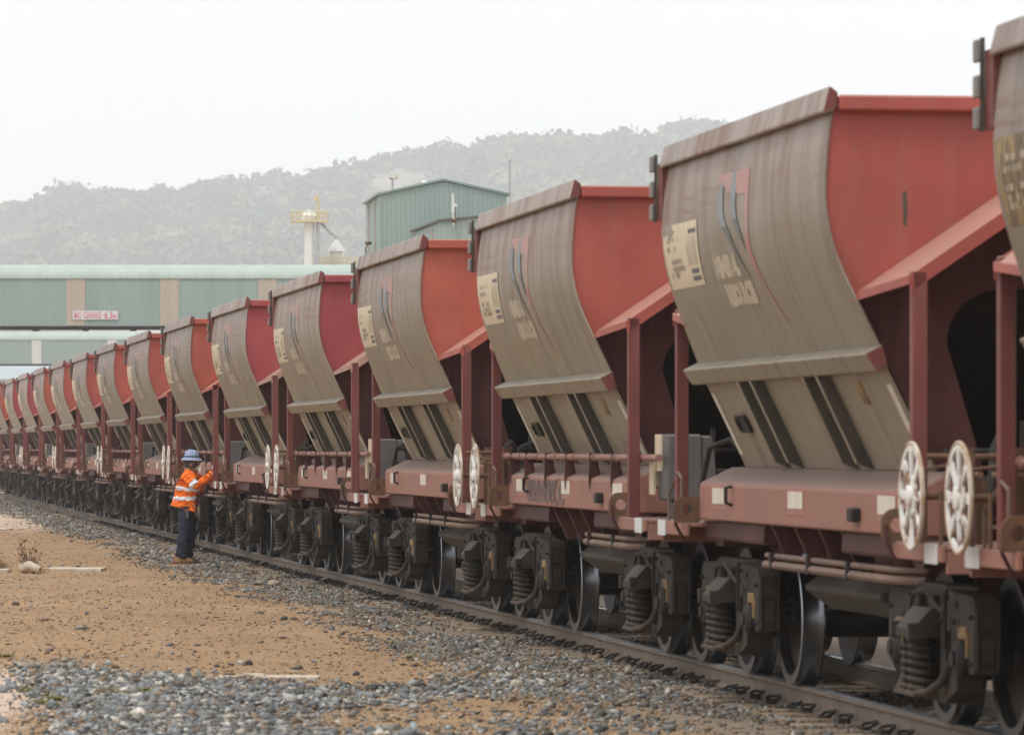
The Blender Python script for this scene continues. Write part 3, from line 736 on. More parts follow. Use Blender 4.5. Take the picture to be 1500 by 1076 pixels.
        wp = MB(); x0, x1 = sorted((e * 4.35, e * 4.66)); wp.box(x0, x1, 1.2055, 1.212, .955, 1.068); lmb(wp, "white_plate", M['white'], p_)
        cp = MB(); cp.box(*sorted((e * 4.6, e * 4.98)), -.10, .10, .72, .92); cp.box(*sorted((e * 4.86, e * 5.02)), -.17, .17, .68, .96)
        lmb(cp, "coupler", M['dark'], root, bevel=.02)
        gear = MB()
        for zz in (1.30, 1.42, 1.58): gear.tube([(e * 3.72, -.75, zz), (e * 3.72, .95, zz)], .018, 6)
        gear.tube([(e * 3.9, .55, 1.07), (e * 3.95, .62, 1.5), (e * 4.2, .75, 1.66), (e * 4.5, .85, 1.60), (e * 4.6, .9, 1.30)], .022, 7)
        gear.tube([(e * 3.75, .5, 1.07), (e * 3.75, .5, 1.75)], .02, 6); gear.box(*sorted((e * 3.60, e * 3.85)), -.5, -.1, 1.06, 1.38); gear.lathe([(0, -.55), (.15, -.55), (.17, -.5), (.17, .2), (.15, .25), (0, .25)], 16, (e * 3.55, 0, 1.30), 1)
        lmb(gear, "brake_gear", M['dark'], root, smooth=40)
        ZOFF[0] = 0; make_bogie(root, e * 3.25); ZOFF[0] = .05
    # number blocks on a bar at the far, near-side corner; their twin on the other corner
    hb = MB(); hb.box(-3.06, -3.03, 1.487, 1.507, 3.19, 3.665)
    hg = lmb(hb, "corner_bar", M['grime_shade'], root)
    hb = MB()
    for z0 in (3.54, 3.36, 3.20): hb = MB(); hb.box(-3.10, -3.02, 1.508, 1.536, z0, z0 + .115); lmb(hb, "block", M['greyblock'], hg, bevel=.008)
    hb = MB(); hb.box(-3.045, -2.862, 1.43, 1.483, 3.20, 3.60); lmb(hb, "corner_plate", M['maroon'], root)
    cs = MB(); cs.box(-4.72, 4.72, -.17, .17, .80, 1.03); cs.box(-3.4, -3.1, -1.0, 1.0, .90, 1.05); cs.box(3.1, 3.4, -1.0, 1.0, .90, 1.05)
    lmb(cs, "centre_sill", M['shaded_maroon'], root)
    hp = MB()
    for (a, b_) in ((-1.75, -.15), (.15, 1.75)):
        top = [(a, -.80), (b_, -.80), (b_, .80), (a, .80)]; bot = [(a + .35, -.55), (b_ - .35, -.55), (b_ - .35, .55), (a + .35, .55)]
        hp.add([(p[0], p[1], 1.10) for p in top] + [(p[0], p[1], .62) for p in bot], [(0, 1, 5, 4), (1, 2, 6, 5), (2, 3, 7, 6), (3, 0, 4, 7), (4, 5, 6, 7)])
    lmb(hp, "discharge_hopper", M['shaded_maroon'], root)
    for s in (1, -1):
        dr = MB(); dr.prism([(s * .50, .80), (s * .62, .80), (s * .80, .68), (s * .80, .65), (s * .62, .52), (s * .50, .52)], 0, -1.15, 1.25)
        lmb(dr, "discharge_door", M['grime_shade'], root, bevel=.01)
        for lc_ in (-1.0, -.2, .6, 1.3):
            wb = MB(); wb.prism([(s * .85, 1.085), (s * 1.06, 1.085), (s * .93, .80), (s * .85, .80)], 0, lc_ - .03, lc_ + .03); lmb(wb, "web_plate", M['shaded_maroon'], root)
    l0 = -1.35 if kind == 'odd' else .7
    for (w_, z_, r_) in ((1.02, .875, .020), (1.03, .815, .027)):
        pp = MB(); pp.tube([(l0, w_, z_), (2.75, w_, z_), (2.95, w_ - .15, z_)], r_, 8); lmb(pp, "air_pipe", M['brownpipe'], root, smooth=40)
    for lc_ in np.arange(l0 + .3, 2.6, 1.25):
        pp = MB(); pp.box(lc_ - .03, lc_ + .03, .993, 1.060, .785, .898); lmb(pp, "pipe_clamp", M['dark'], root)
    # ---- paint on the near sheet
    bd = MB(); rows = [(-2.80, -1.45, z) for z in np.linspace(3.14, 2.70, 14)]; ribbon(bd, rows, .005, 0, 1)
    for (a, b_, z0, z1) in ((-1.80, -1.50, 3.085, 3.055), (-1.82, -1.55, 2.815, 2.785), (-1.82, -1.52, 2.765, 2.735)): ribbon(bd, [(a, b_, z0), (a, b_, z1)], .008, 2, 2)
    for k, a in enumerate((-1.87, -1.77, -1.66, -1.58)): ribbon(bd, [(a, a + .02, 3.04), (a, a + .02, 2.84)], .008, 1, 6)
    for k, zc in enumerate((3.03, 2.97, 2.88, 2.83, 2.79)):
        a = -2.66
        for j in range(6):
            wd = random.uniform(.03, .09)
            if random.random() < .7: ribbon(bd, [(a, a + wd, zc + .022), (a, a + wd, zc - .012)], .008, 1, 1)
            a += wd + .03
    lmb(bd, "sign_board", [M['cream'], M['ink'], M['navy']], near_sheet, recalc=False)
    tx = MB(); lay_text(tx, TXT_A, -.98, -.14, 2.715, 2.865, on_sheet); lay_text(tx, TXT_B, -.86, .12, 2.525, 2.680, on_sheet)
    lmb(tx, "lettering", M['lettering'], near_sheet, recalc=False)
    lo = MB()
    ribbon(lo, [(-.62, .42, 3.385), (-.50, .42, 3.30)], .004, 0); ribbon(lo, [(-.75, -.45, 3.345), (-.50, -.45, 3.31)], .0045, 0)
    ribbon(lo, [(-.42, .42, 3.30), (-.28, .42, 3.265), (.05, .42, 3.235), (.30, .42, 3.22)], .004, 0)
    ribbon(lo, [(.31, .42, 3.22), (.31, .41, 3.05), (.31, .40, 2.95)], .004, 0)
    ribbon(lo, [(.31, .40, 2.95), (.24, .40, 2.89), (.33, .43, 2.83), (.45, .51, 2.70), (.56, .61, 2.58), (.68, .71, 2.46), (.77, .785, 2.38)], .004, 1)
    ribbon(lo, [(-.52, -.46, 3.34), (-.62, -.44, 3.22), (-.61, -.42, 3.12), (-.49, -.32, 3.04)], .006, 2)
    ribbon(lo, [(-.49, -.32, 3.04), (-.33, -.20, 2.96), (-.15, -.08, 2.86), (.02, .06, 2.76), (.14, .16, 2.68)], .006, 3)
    ribbon(lo, [(-.14, -.05, 3.39), (-.19, -.01, 3.28), (-.20, -.01, 3.16), (-.11, .04, 3.07)], .006, 2)
    ribbon(lo, [(-.11, .04, 3.07), (.0, .12, 3.00), (.13, .20, 2.92), (.22, .26, 2.87)], .006, 3)
    lmb(lo, "logo", [M['pink'], M['redmark'], M['blue'], M['navy']], near_sheet, recalc=False)
    # ---- sill furniture
    for (lc_, hw_, z0, z1) in ((-2.72, .24, 1.205, 1.315), (.06, .24, 1.205, 1.315), (2.85, .24, 1.205, 1.315)):
        q = MB(); q.box(lc_ - hw_, lc_ + hw_, 1.101, 1.108, z0, z1); lmb(q, "label_plate", M['plate'], near_sill)
        q = MB(); q.box(lc_ - hw_ - .02, lc_ + hw_ + .02, 1.0995, 1.1035, z0 - .040, z1 + .012); lmb(q, "label_border", M['border'], near_sill)
    q = MB(); q.box(1.95, 2.10, 1.10, 1.16, 1.15, 1.235); q.box(1.86, 1.95, 1.10, 1.135, 1.16, 1.225); lmb(q, "marker_lamp", M['dark'], near_sill, bevel=.01)
    q = MB(); q.tube([(-2.2, 1.105, 1.33), (-2.2, 1.15, 1.32), (-2.2, 1.15, 1.22), (-2.2, 1.105, 1.20)], .014, 6); lmb(q, "grab_iron", M['dark'], near_sill)
    if kind == 'odd': handwheel(root, 4.42, True)
    else:
        handwheel(root, -4.42, False)
        q = MB(); q.tube([(-4.25, 1.08, 1.52), (4.70, 1.08, 1.52)], .029, 10)
        for lc_ in np.arange(-3.9, 4.4, 1.1): q.tube([(lc_ - .035, 1.08, 1.52), (lc_ + .035, 1.08, 1.52)], .038, 10)
        pr = lmb(q, "pipe_rail", M['pipe'], root, smooth=40)
        for lc_ in (-3.35, -2.35, -1.1, .1, 1.45, 2.6):
            q = MB(); q.prism([(1.02, 1.38), (1.102, 1.345), (1.116, 1.24), (1.122, 1.345), (1.112, 1.555), (1.045, 1.555), (1.04, 1.45)], 0, lc_ - .012, lc_ + .012); lmb(q, "stanchion", M['shaded_maroon'], pr)
        q = MB(); q.box(4.18, 4.62, .74, 1.00, 1.20, 1.70); q.prism([(.60, 1.22), (.74, 1.22), (.74, 1.69), (.66, 1.69)], 0, 4.2, 4.6); q.box(4.3, 4.5, .80, .95, 1.06, 1.20)
        cb = lmb(q, "control_box", M['grey'], root, bevel=.015)
        q = MB(); q.box(4.14, 4.40, 1.003, 1.02, 1.42, 1.70); q.box(4.02, 4.22, 1.025, 1.045, 1.24, 1.50); q.box(4.05, 4.2, .93, 1.02, 1.30, 1.44)
        lmb(q, "cream_panel", M['cream'], cb)
    # small steps and hoop rails at the far end of every wagon
    q = MB(); q.tube([(-3.75, 1.19, 1.06), (-3.75, 1.19, 1.38), (-3.9, 1.19, 1.42), (-4.3, 1.19, 1.26), (-4.3, 1.19, 1.06)], .012, 6)
    lmb(q, "hoop_rail", M['brownpipe'], root)
    return root

odd = make_wagon('odd'); even = make_wagon('even')
CM = child_map()
REDS = [(.36, .085, .060), (.345, .078, .060), (.355, .085, .062), (.37, .092, .058), (.30, .055, .060), (.31, .058, .062), (.37, .085, .055), (.36, .085, .058)]
LABELS = {
 0: "nearest hopper wagon, cut by the right edge, with a scorched blackened sign",
 1: "large hopper wagon with white handwheel and bare sill, right of the graffiti wagon",
 2: "hopper wagon with black graffiti scrawl on its pink sill and pipe rail",
 3: "orange red ended hopper wagon with handwheel, just left of the graffiti wagon",
 4: "crimson ended hopper wagon with pipe rail, in front of the green gallery's right end",
 5: "crimson ended hopper wagon with handwheel, right behind the worker's raised hands",
 6: "hopper wagon with pipe rail whose post the worker is touching",
 7: "hopper wagon with handwheel, directly left of the worker's hat",
 8: "second hopper wagon left of the worker, pipe rail along its sill",
 9: "third hopper wagon left of the worker, handwheel at its near end",
 10: "fourth hopper wagon left of the worker, pipe rail along its sill",
 11: "fifth hopper wagon left of the worker, small, with handwheel",
 12: "fourth hopper wagon from the left edge, very small, pipe rail on sill",
 13: "third hopper wagon from the left edge, very small, with handwheel",
 14: "second hopper wagon from the left edge, tiny and distant",
 15: "farthest hopper wagon, a sliver cut by the left edge"}
WAG = {}
def tint(o, c, cm):
    o.color = (*c, 1)
    for ch in cm.get(o.name, []): tint(ch, c, cm)
def place_wagon(i):
    proto = odd if i % 2 else even
    r = proto if i in (1, 2) else copy_tree(proto, None, CM)
    Yp = (i + 1.887) * 10 + (.08 if i == 0 else 0); X, s = near_line(Yp)
    _, s2 = near_line(Yp + 2.8); k = 1 / math.sqrt(1 + s2 * s2); u = (-s2 * k, -k); v = (u[1], -u[0])
    r.location = (X - u[0] * 2.83 - v[0] * HW, Yp - u[1] * 2.83 - v[1] * HW, 0)
    r.rotation_euler = (0, 0, math.atan2(u[1], u[0]))
    tag(r, LABELS[i], "hopper wagon", "hopper wagons of the ore train"); WAG[i] = r
for i in [3, 5, 7, 9, 11, 13, 15, 0, 4, 6, 8, 10, 12, 14, 1, 2]: place_wagon(i)
CM = child_map()
for i, r in WAG.items():
    c = REDS[i % 8]; k = 1 + .05 * math.sin(i * 2.7); tint(r, tuple(x * k for x in c), CM)
def parts(root, name): 
    out = []
    for ch in CM.get(root.name, []):
        if ch.name.split('.')[0] == name: out.append(ch)
        out += parts(ch, name)
    return out
for o in parts(WAG[0], "sign_board"):
    o.data = o.data.copy(); o.data.materials[0] = M['burnt']; o["label"] = "scorched, blackened sign board"
def dusty_canopy():
    m = mat_patch("caked_pale_dust", (.40, .255, .19), (.33, .17, .125), (.16, .09, .07), .36, .5)
    for o in parts(WAG[4], "end_canopy") + parts(WAG[5], "end_canopy"):
        o.data = o.data.copy(); o.data.materials[0] = m; o["label"] = "canopy caked with pale dust"
dusty_canopy()
def graffiti():
    sill = [o for o in parts(WAG[2], "side_sill")][0]
    mb = MB(); rng = random.Random(4)
    def stroke(pts):
        p = [Vector((l, z)) for l, z in pts]; res = []
        for i in range(len(p) - 1):
            p0, p1, p2, p3 = p[max(i - 1, 0)], p[i], p[i + 1], p[min(i + 2, len(p) - 1)]
            for t in np.arange(0, 1, .2):
                res.append(.5 * ((2 * p1) + (p2 - p0) * t + (2 * p0 - 5 * p1 + 4 * p2 - p3) * t * t + (3 * p1 - p0 - 3 * p2 + p3) * t ** 3))
        res.append(p[-1])
        for a, b in zip(res[:-1], res[1:]):
            d = (b - a); 
            if d.length < 1e-6: continue
            nrm = Vector((-d.y * 3.2, d.x / 3.2)); nrm = Vector((-d.y, d.x)).normalized(); wl, wz = .050, .010
            q = [(a.x + nrm.x * wl, a.y + nrm.y * wz), (b.x + nrm.x * wl, b.y + nrm.y * wz), (b.x - nrm.x * wl, b.y - nrm.y * wz), (a.x - nrm.x * wl, a.y - nrm.y * wz)]
            mb.add([(x, 1.1015, z) for x, z in q], [(0, 1, 2, 3)])
    for l0 in (-2.25, -2.0, -1.7, -1.35, -1.05, -.8):
        stroke([(l0 + .05, 1.30), (l0 - .05, 1.20), (l0 + .05, 1.13), (l0 + .18, 1.17), (l0 + .2, 1.28), (l0 + .12, 1.31), (l0 + .08, 1.2), (l0 + .3, 1.11)])
    for l0 in (-.45, -.15):
        stroke([(l0, 1.32), (l0 - .16, 1.24), (l0 - .02, 1.11), (l0 + .14, 1.2), (l0 - .08, 1.28), (l0 + .1, 1.33)])
    o = lmb(mb, "graffiti", M['graffiti'], sill, recalc=False)
graffiti()
def torn_sign():
    sh = [o for o in parts(WAG[1], "side_sheet") if max(v.co.y for v in o.data.vertices) < 0][0]
    mb = MB(); rg = random.Random(5); ls = np.linspace(-2.84, -1.86, 16); bot = [3.075, 3.08, 3.07, 3.085, 3.05, 3.025, 3.06, 3.075, 3.09, 3.10, 3.12, 3.13, 3.135, 3.138, 3.139, 3.14]
    for i in range(15):
        za, zb = bot[i], bot[i + 1]; o = len(mb.v)
        for t in (0, .5, 1): mb.v += [on_sheet(ls[i], 3.146 + (za - 3.146) * t, .0085), on_sheet(ls[i + 1], 3.146 + (zb - 3.146) * t, .0085)]
        for k in (0, 2): mb.f.append((o + k, o + k + 1, o + k + 3, o + k + 2)); mb.m.append(0)
    lmb(mb, "peeled_patch", M['sheet'], sh, recalc=False)
torn_sign()
def scuff():
    pl = [o for o in parts(WAG[1], "end_plate") if min(v.co.x for v in o.data.vertices) > 0][0]
    mb = MB(); mb.prism([(1.005, 3.10), (.985, 3.11), (.975, 3.0), (.985, 2.90), (1.0, 2.91)], 0, 2.8425, 2.8445); lmb(mb, "scuff_mark", M['grime_shade'], pl)
scuff()
# ------------------------------------------------------------------ things lying on the near ground
def flat_slab(x0, x1, ypx, depth, name, label, cat, m, thick=.05, rot=0.0, parent=None):
    gx0, gy = unproject(x0, ypx); gx1, _ = unproject(x1, ypx)
    c = ((gx0 + gx1) / 2, gy); hx = (gx1 - gx0) / 2
    mb = MB(); n = 14; top, bot = [], []
    rg = random.Random(int(x0 + ypx))
    for i in range(n + 1):
        x = -hx + 2 * hx * i / n
        top.append((x, depth / 2 + rg.uniform(-.03, .03))); bot.append((x, -depth / 2 + rg.uniform(-.03, .03)))
    mb.prism(top + bot[::-1], 2, -.04, thick)
    o = mb.build(name, m, None, bevel=.006)
    o.location = (c[0], c[1], float(ground_z(c[0], c[1])) + .012); o.rotation_euler = (0, 0, rot)
    return tag(o, label, cat)
flat_slab(45, 152, 832, .95, "timber_board", "long pale board lying flat in the dirt beside the dry weed", "board", M['slab'], .012)
flat_slab(-12, 16, 774, 1.1, "timber_board", "pale board at the left edge, farthest from the camera", "board", M['slab'], .03)
flat_slab(-12, 14, 838, .6, "timber_board", "short pale board under the dry clump at the left edge", "board", M['slab'], .03)
flat_slab(385, 468, 993.5, .34, "timber_board", "pale splintered board in the near dirt above the gravel", "board", M['slab'], .005)
def frayed_rope():
    mb = MB(); 
    for k in range(3):
        pts = []
        for i in range(60):
            px = 322 + 66 * i / 59; x, y = unproject(px, 994 + 2.0 * math.sin(i * .11) + (59 - i) * .03)
            a = i * .75 + k * 2.1; pts.append((x, y + .03 * math.cos(a), float(ground_z(x, y)) + .012 + .013 * math.sin(a)))
        mb.tube(pts, .011, 6)
    tag(mb.build("rope", M['slab'], None, smooth=50), "pale twisted rope end beside the splintered board", "rope")
frayed_rope()
def boulder(px, py, size, tone, name, label, flat=.75, seed=1):
    x, y = unproject(px, py); rg = np.random.default_rng(seed)
    bm = bmesh.new(); bmesh.ops.create_icosphere(bm, subdivisions=3, radius=1)
    dirs = rg.normal(size=(7, 3)); dirs /= np.linalg.norm(dirs, axis=1, keepdims=True); cut = rg.uniform(.62, .85, 7)
    for v in bm.verts:
        p = np.array(v.co)
        for d, c in zip(dirs, cut):
            t = p @ d
            if t > c: p = p - d * (t - c)
        p *= 1 + .05 * math.sin(p[0] * 9 + seed) * math.sin(p[1] * 8) 
        v.co = p * np.array(size)
    me = bpy.data.meshes.new(name); bm.to_mesh(me); bm.free()
    me.materials.append(simple(name + "_" + "tone", tone, .9, var=.35, scale=5, bmp=.5)); 
    o = bpy.data.objects.new(name, me); COL.objects.link(o); o.location = (x, y, float(ground_z(x, y)) + size[2] * .55); o.rotation_euler = (0, 0, seed)
    tag(o, label, "rock")
boulder(365, 969, (.035, .035, .032), (.060, .058, .056), "rock", "dark rock alone on the ochre dirt above the board", seed=2)
boulder(756, 1006, (.065, .055, .055), (.46, .40, .31), "rock", "pale sandy rock among the ballast at lower centre", seed=4)
boulder(416, 909, (.05, .05, .03), (.085, .075, .065), "rock", "dark flat rock in the dirt right of centre", seed=5)
boulder(432, 909, (.035, .03, .02), (.10, .085, .07), "rock", "small dark rock beside the flat rock", seed=6)
boulder(521, 987, (.035, .03, .026), (.10, .10, .10), "rock", "dark grey rock at the dirt's edge near the gravel", seed=7)
boulder(495, 997, (.045, .035, .028), (.26, .24, .21), "rock", "grey brown rock where dirt meets gravel", seed=8)
boulder(23, 886, (.05, .04, .03), (.13, .10, .075), "rock", "brown rock at the far left of the dirt", seed=9)
boulder(400, 857, (.10, .07, .05), (.44, .37, .28), "rock", "pale rock beside the ballast right of the worker", seed=10)
boulder(318, 973, (.03, .025, .02), (.09, .085, .08), "rock", "small dark rock left of the lone dark rock", seed=12)
boulder(275, 988, (.032, .03, .026), (.16, .18, .17), "rock", "greenish grey pebble at the edge of the gravel", seed=13)
def dry_weed():
    x, y = unproject(33, 838); r = empty("dry_weed", (x, y, float(ground_z(x, y))))
    tag(r, "dry brown weed with a straw clump and pale stump at left", "weed")
    rg = random.Random(3); mb = MB(); lf = MB()
    for k in range(15):
        a = rg.uniform(0, 6.28); h = rg.uniform(.18, .46); lean = rg.uniform(.05, .22); p = []
        for i in range(5):
            t = i / 4; p.append((.10 + math.cos(a) * lean * t * 1.2 + rg.uniform(-.01, .01), math.sin(a) * lean * t, h * t))
        mb.tube(p, [.007, .006, .005, .004, .002], 4)
        for j in range(7):
            q = Vector(p[rg.randint(2, 4)]); d = Vector((rg.uniform(-1, 1), rg.uniform(-1, 1), rg.uniform(-.3, 1))).normalized(); e = d.orthogonal().normalized() * .012
            lf.add([q, q + d * .035 + e, q + d * .07, q + d * .035 - e], [(0, 1, 2, 3)])
    mb.build("stems", simple("dry_stem", (.17, .10, .06), .9), r); lf.build("leaves", simple("dry_leaf", (.22, .125, .075), .9), r, recalc=False)
    st = MB(); 
    for k in range(420):
        a = rg.uniform(0, 6.28); c = Vector((.16 + rg.gauss(0, .10), rg.gauss(0, .1), rg.uniform(0, .05))); d = Vector((math.cos(a), math.sin(a), rg.uniform(-.1, .9))).normalized() * rg.uniform(.05, .14)
        e = d.orthogonal().normalized() * .005; st.add([c - e, c + e, c + d], [(0, 1, 2)])
    st.build("straw", simple("ochre_straw", (.36, .23, .10), .9, c2=(.22, .13, .06)), r, recalc=False)
    sm = MB(); sm.tube([(-.02, -.05, .05), (.10, -.06, .11), (.26, -.08, .04)], [.07, .085, .06], 12); sm.build("stump", M['slab'], r, smooth=50)
    x, y = unproject(-4, 836); o = MB()
    for k in range(500):
        a = rg.uniform(0, 6.28); c = Vector((rg.gauss(0, .10), rg.gauss(0, .08), abs(rg.gauss(0, .09)))); d = Vector((math.cos(a), math.sin(a), rg.uniform(-.2, .9))).normalized() * rg.uniform(.05, .13)
        e = d.orthogonal().normalized() * .006; o.add([c - e, c + e, c + d], [(0, 1, 2)])
    q = o.build("dry_grass_clump", bpy.data.materials["ochre_straw"], None, recalc=False); q.location = (x, y, float(ground_z(x, y)))
    tag(q, "ochre dry grass clump cut by the left edge", "weed")
dry_weed()
def weeds():
    rg = random.Random(12)
    def tuft_mesh(n, s):
        mb = MB()
        for k in range(n):
            a = rg.uniform(0, 6.28); c = Vector((rg.gauss(0, s * .45), rg.gauss(0, s * .45), 0)); d = Vector((math.cos(a) * .8, math.sin(a) * .8, rg.uniform(.35, 1.2))).normalized() * rg.uniform(.5, 1) * s
            e = Vector((-d.y, d.x, 0)).normalized() * .007; mb.add([c - e, c + e, c + d * .6 + e * .8, c + d], [(0, 1, 2, 3)])
        return mb.mesh("weed_tuft", simple("weed_green", (.20, .215, .075), .8, c2=(.27, .23, .10), scale=9), recalc=False)
    ms = [tuft_mesh(70, .05), tuft_mesh(110, .07)]
    for k, (px, py) in enumerate(((66, 1014), (78, 1026), (80, 1034), (64, 1030), (36, 1012), (160, 1016), (205, 1024), (212, 1020), (188, 1022), (500, 1020), (12, 948), (4, 970), (880, 1052), (577, 943), (602, 965))):
        x, y = unproject(px, py); o = bpy.data.objects.new("weed_tuft", ms[k % 2]); COL.objects.link(o)
        o.location = (x, y, float(ground_z(x, y)) + .01); o.rotation_euler = (0, 0, k * 1.3); s = .7 + .5 * ((k * 37) % 10) / 10; o.scale = (s, s, s * .8)
        tag(o, "small green and straw weed tuft growing in the near gravel", "weed", "weed tufts in the gravel")
weeds()

# ------------------------------------------------------------------ conveyor galleries
def mat_clad(name, c, c2, pitch, axis=0, rust=.25):
    m, n, b = newmat(name)
    tc = N(n, "ShaderNodeTexCoord"); v = tc.outputs["Object"]
    sp = N(n, "ShaderNodeSeparateXYZ"); n.links.new(v, sp.inputs[0])
    wv = math_(n, 'SINE', math_(n, 'MULTIPLY', sp.outputs[axis], 2 * math.pi / pitch))
    mp = N(n, "ShaderNodeMapping"); mp.inputs["Scale"].default_value = (1.2, 1.2, .12); n.links.new(v, mp.inputs[0])
    f = noise(n, mp.outputs[0], 1.5, 5, .6)
    col = mixc(n, ramp(n, f, .35, .7), c, c2)
    col = mixc(n, ramp(n, wv, .2, 1, 0, .22), col, tuple(x * .55 for x in c))
    col = mixc(n, ramp(n, noise(n, mp.outputs[0], 2.6, 5, .7), .62, .8, 0, rust), col, (.30, .20, .12))
    n.links.new(col, b.inputs["Base Color"]); setin(b, Roughness=.55); b.inputs["Specular IOR Level"].default_value = .3
    bump(n, b, wv, .35, .02); return m
M['clad'] = mat_clad("sage_green_cladding", (.275, .345, .320), (.245, .310, .288), .10)
M['cladroof'] = mat_clad("pale_sage_roofing", (.40, .465, .42), (.35, .41, .37), .10, rust=.15)
M['clad_shed'] = mat_clad("green_shed_cladding", (.265, .335, .305), (.235, .300, .272), .22)
M['clad_side'] = mat_clad("green_shed_side_cladding", (.265, .335, .305), (.235, .300, .272), .22, 1)
M['panel'] = mat_clad("beige_translucent_sheet", (.44, .385, .315), (.38, .32, .25), .10, rust=.45)
M['palepanel'] = mat_clad("pale_translucent_sheet", (.58, .58, .55), (.52, .52, .48), .10, rust=.1)
def gallery(name, Y, x0, x1, ytop, ywall, ybot, panels, depth, label, roof, wall, pan, brackets=()):
    xa, zt = at(0, ytop, Y); _, zw = at(0, ywall, Y); _, zb = at(0, ybot, Y)
    r = empty(name, (x0, Y, zb)); tag(r, label, "conveyor gallery")
    W = x1 - x0; h = zw - zb; rr = zt - zw
    mb = MB(); mb.box(0, W, 0, depth, 0, h); mb.build("wall", wall, r)
    rf = MB(); prof = [(-.05, h - .04), (-.05, h + .02)] + [(depth / 2 - (depth / 2 + .04) * math.cos(a), h + rr * math.sin(a) ** .8) for a in np.linspace(.12, math.pi - .12, 18)] + [(depth + .05, h + .02), (depth + .05, h - .04)]
    rf.prism(prof, 0, -.03, W + .03); rf.build("roof", roof, r, smooth=50)
    bb = MB(); bb.box(0, W, -.06, depth + .06, -.09, -.003); bb.build("bottom_rail", M['dark'], r)
    for (pa, pb) in panels:
        xa, _ = at(pa, 0, Y); xb, _ = at(pb, 0, Y); q = MB(); q.box(xa - x0, xb - x0, -.018, -.002, .02, h - .05); q.build("translucent_panel", pan, r)
    for b_ in brackets:
        xa, _ = at(b_, 0, Y); q = MB(); q.box(xa - x0 - .12, xa - x0 + .12, -.1, .25, -.19, -.093); q.prism([(-.2, -.09), (.2, -.09), (.08, -.19), (-.08, -.19)], 1, -.12, -.102)
        q.v = [(p[0] + (xa - x0 if k >= 8 else 0), p[1], p[2]) for k, p in enumerate(q.v)]; q.build("roller_bracket", M['dark'], r)
    for xl in (1.5, W * .5):      # trestle legs, hidden behind the train from here
        pass
    return r, (x0, Y, zb)
g1, g1o = gallery("conveyor_gallery", 190, -26.5, -3.0, 386, 406.5, 477.5, ((-42, -15), (97.5, 125), (234.5, 262), (378, 405.5), (520, 547)), 2.6, "near sage green conveyor gallery carrying the clearance sign", M['cladroof'], M['clad'], M['panel'], (52, 125, 195))
g2, g2o = gallery("conveyor_gallery", 370, -58, -16, 485, 497, 533, ((-60, -46), (46.5, 60.5), (157, 171), (268, 282)), 2.8, "far blue green conveyor gallery seen under the near one", M['cladroof'], M['clad'], M['palepanel'])
def trestle(x, Y, ztop, label):
    r = MB(); 
    for dx in (-.9, .9):
        for dy in (.2, 2.3): r.tube([(dx, dy, 0), (dx * .6, dy, ztop)], .12, 8)
    for k in range(3):
        z0, z1 = ztop * k / 3, ztop * (k + 1) / 3; a0, a1 = .9 - .3 * k / 3, .9 - .3 * (k + 1) / 3
        r.tube([(-a0, .2, z0), (a1, .2, z1)], .06, 6); r.tube([(a0, .2, z0), (-a1, .2, z1)], .06, 6)
    o = r.build("trestle", M['galv'], None); o.location = (x, Y, GZ); tag(o, label, "trestle")
trestle(-3.4, 190, g1o[2] - GZ - .09, "steel trestle under the near gallery's right end, behind the train")
trestle(-25.5, 190, g1o[2] - GZ - .09, "steel trestle under the near gallery's left end, outside the photo")
trestle(-17.5, 370, g2o[2] - GZ - .09, "steel trestle under the far gallery's right end")
trestle(-56, 370, g2o[2] - GZ - .09, "steel trestle under the far gallery's left end")
def clearance_sign():
    Y = 189.955; xa, za = at(106.5, 468, Y); xb, zb = at(173, 455, Y); r = empty("clearance_sign", (xa, Y, za)); tag(r, "white clearance sign with pink lettering on the near gallery wall", "sign")
    W, H = xb - xa, zb - za; mb = MB(); mb.box(0, W, -.012, .012, 0, H); mb.build("board", M['white'], r)
    T = MB()
    for s, a, b_, h0, h1 in (("MAX", .035, .185, .12, .86), ("CLEARANCE", .245, .625, .12, .86), ("6.3", .70, .875, .06, .92), ("m", .885, .965, .10, .58)):
        lay_text(T, text_mesh(s, .3, 1, .006), a * W, b_ * W, h0 * H, h1 * H, lambda l, z: (l, -.0155, z))
    T.build("lettering", simple("pink_sign_paint", (.60, .17, .24), .5, var=.1), r, recalc=False)
clearance_sign()
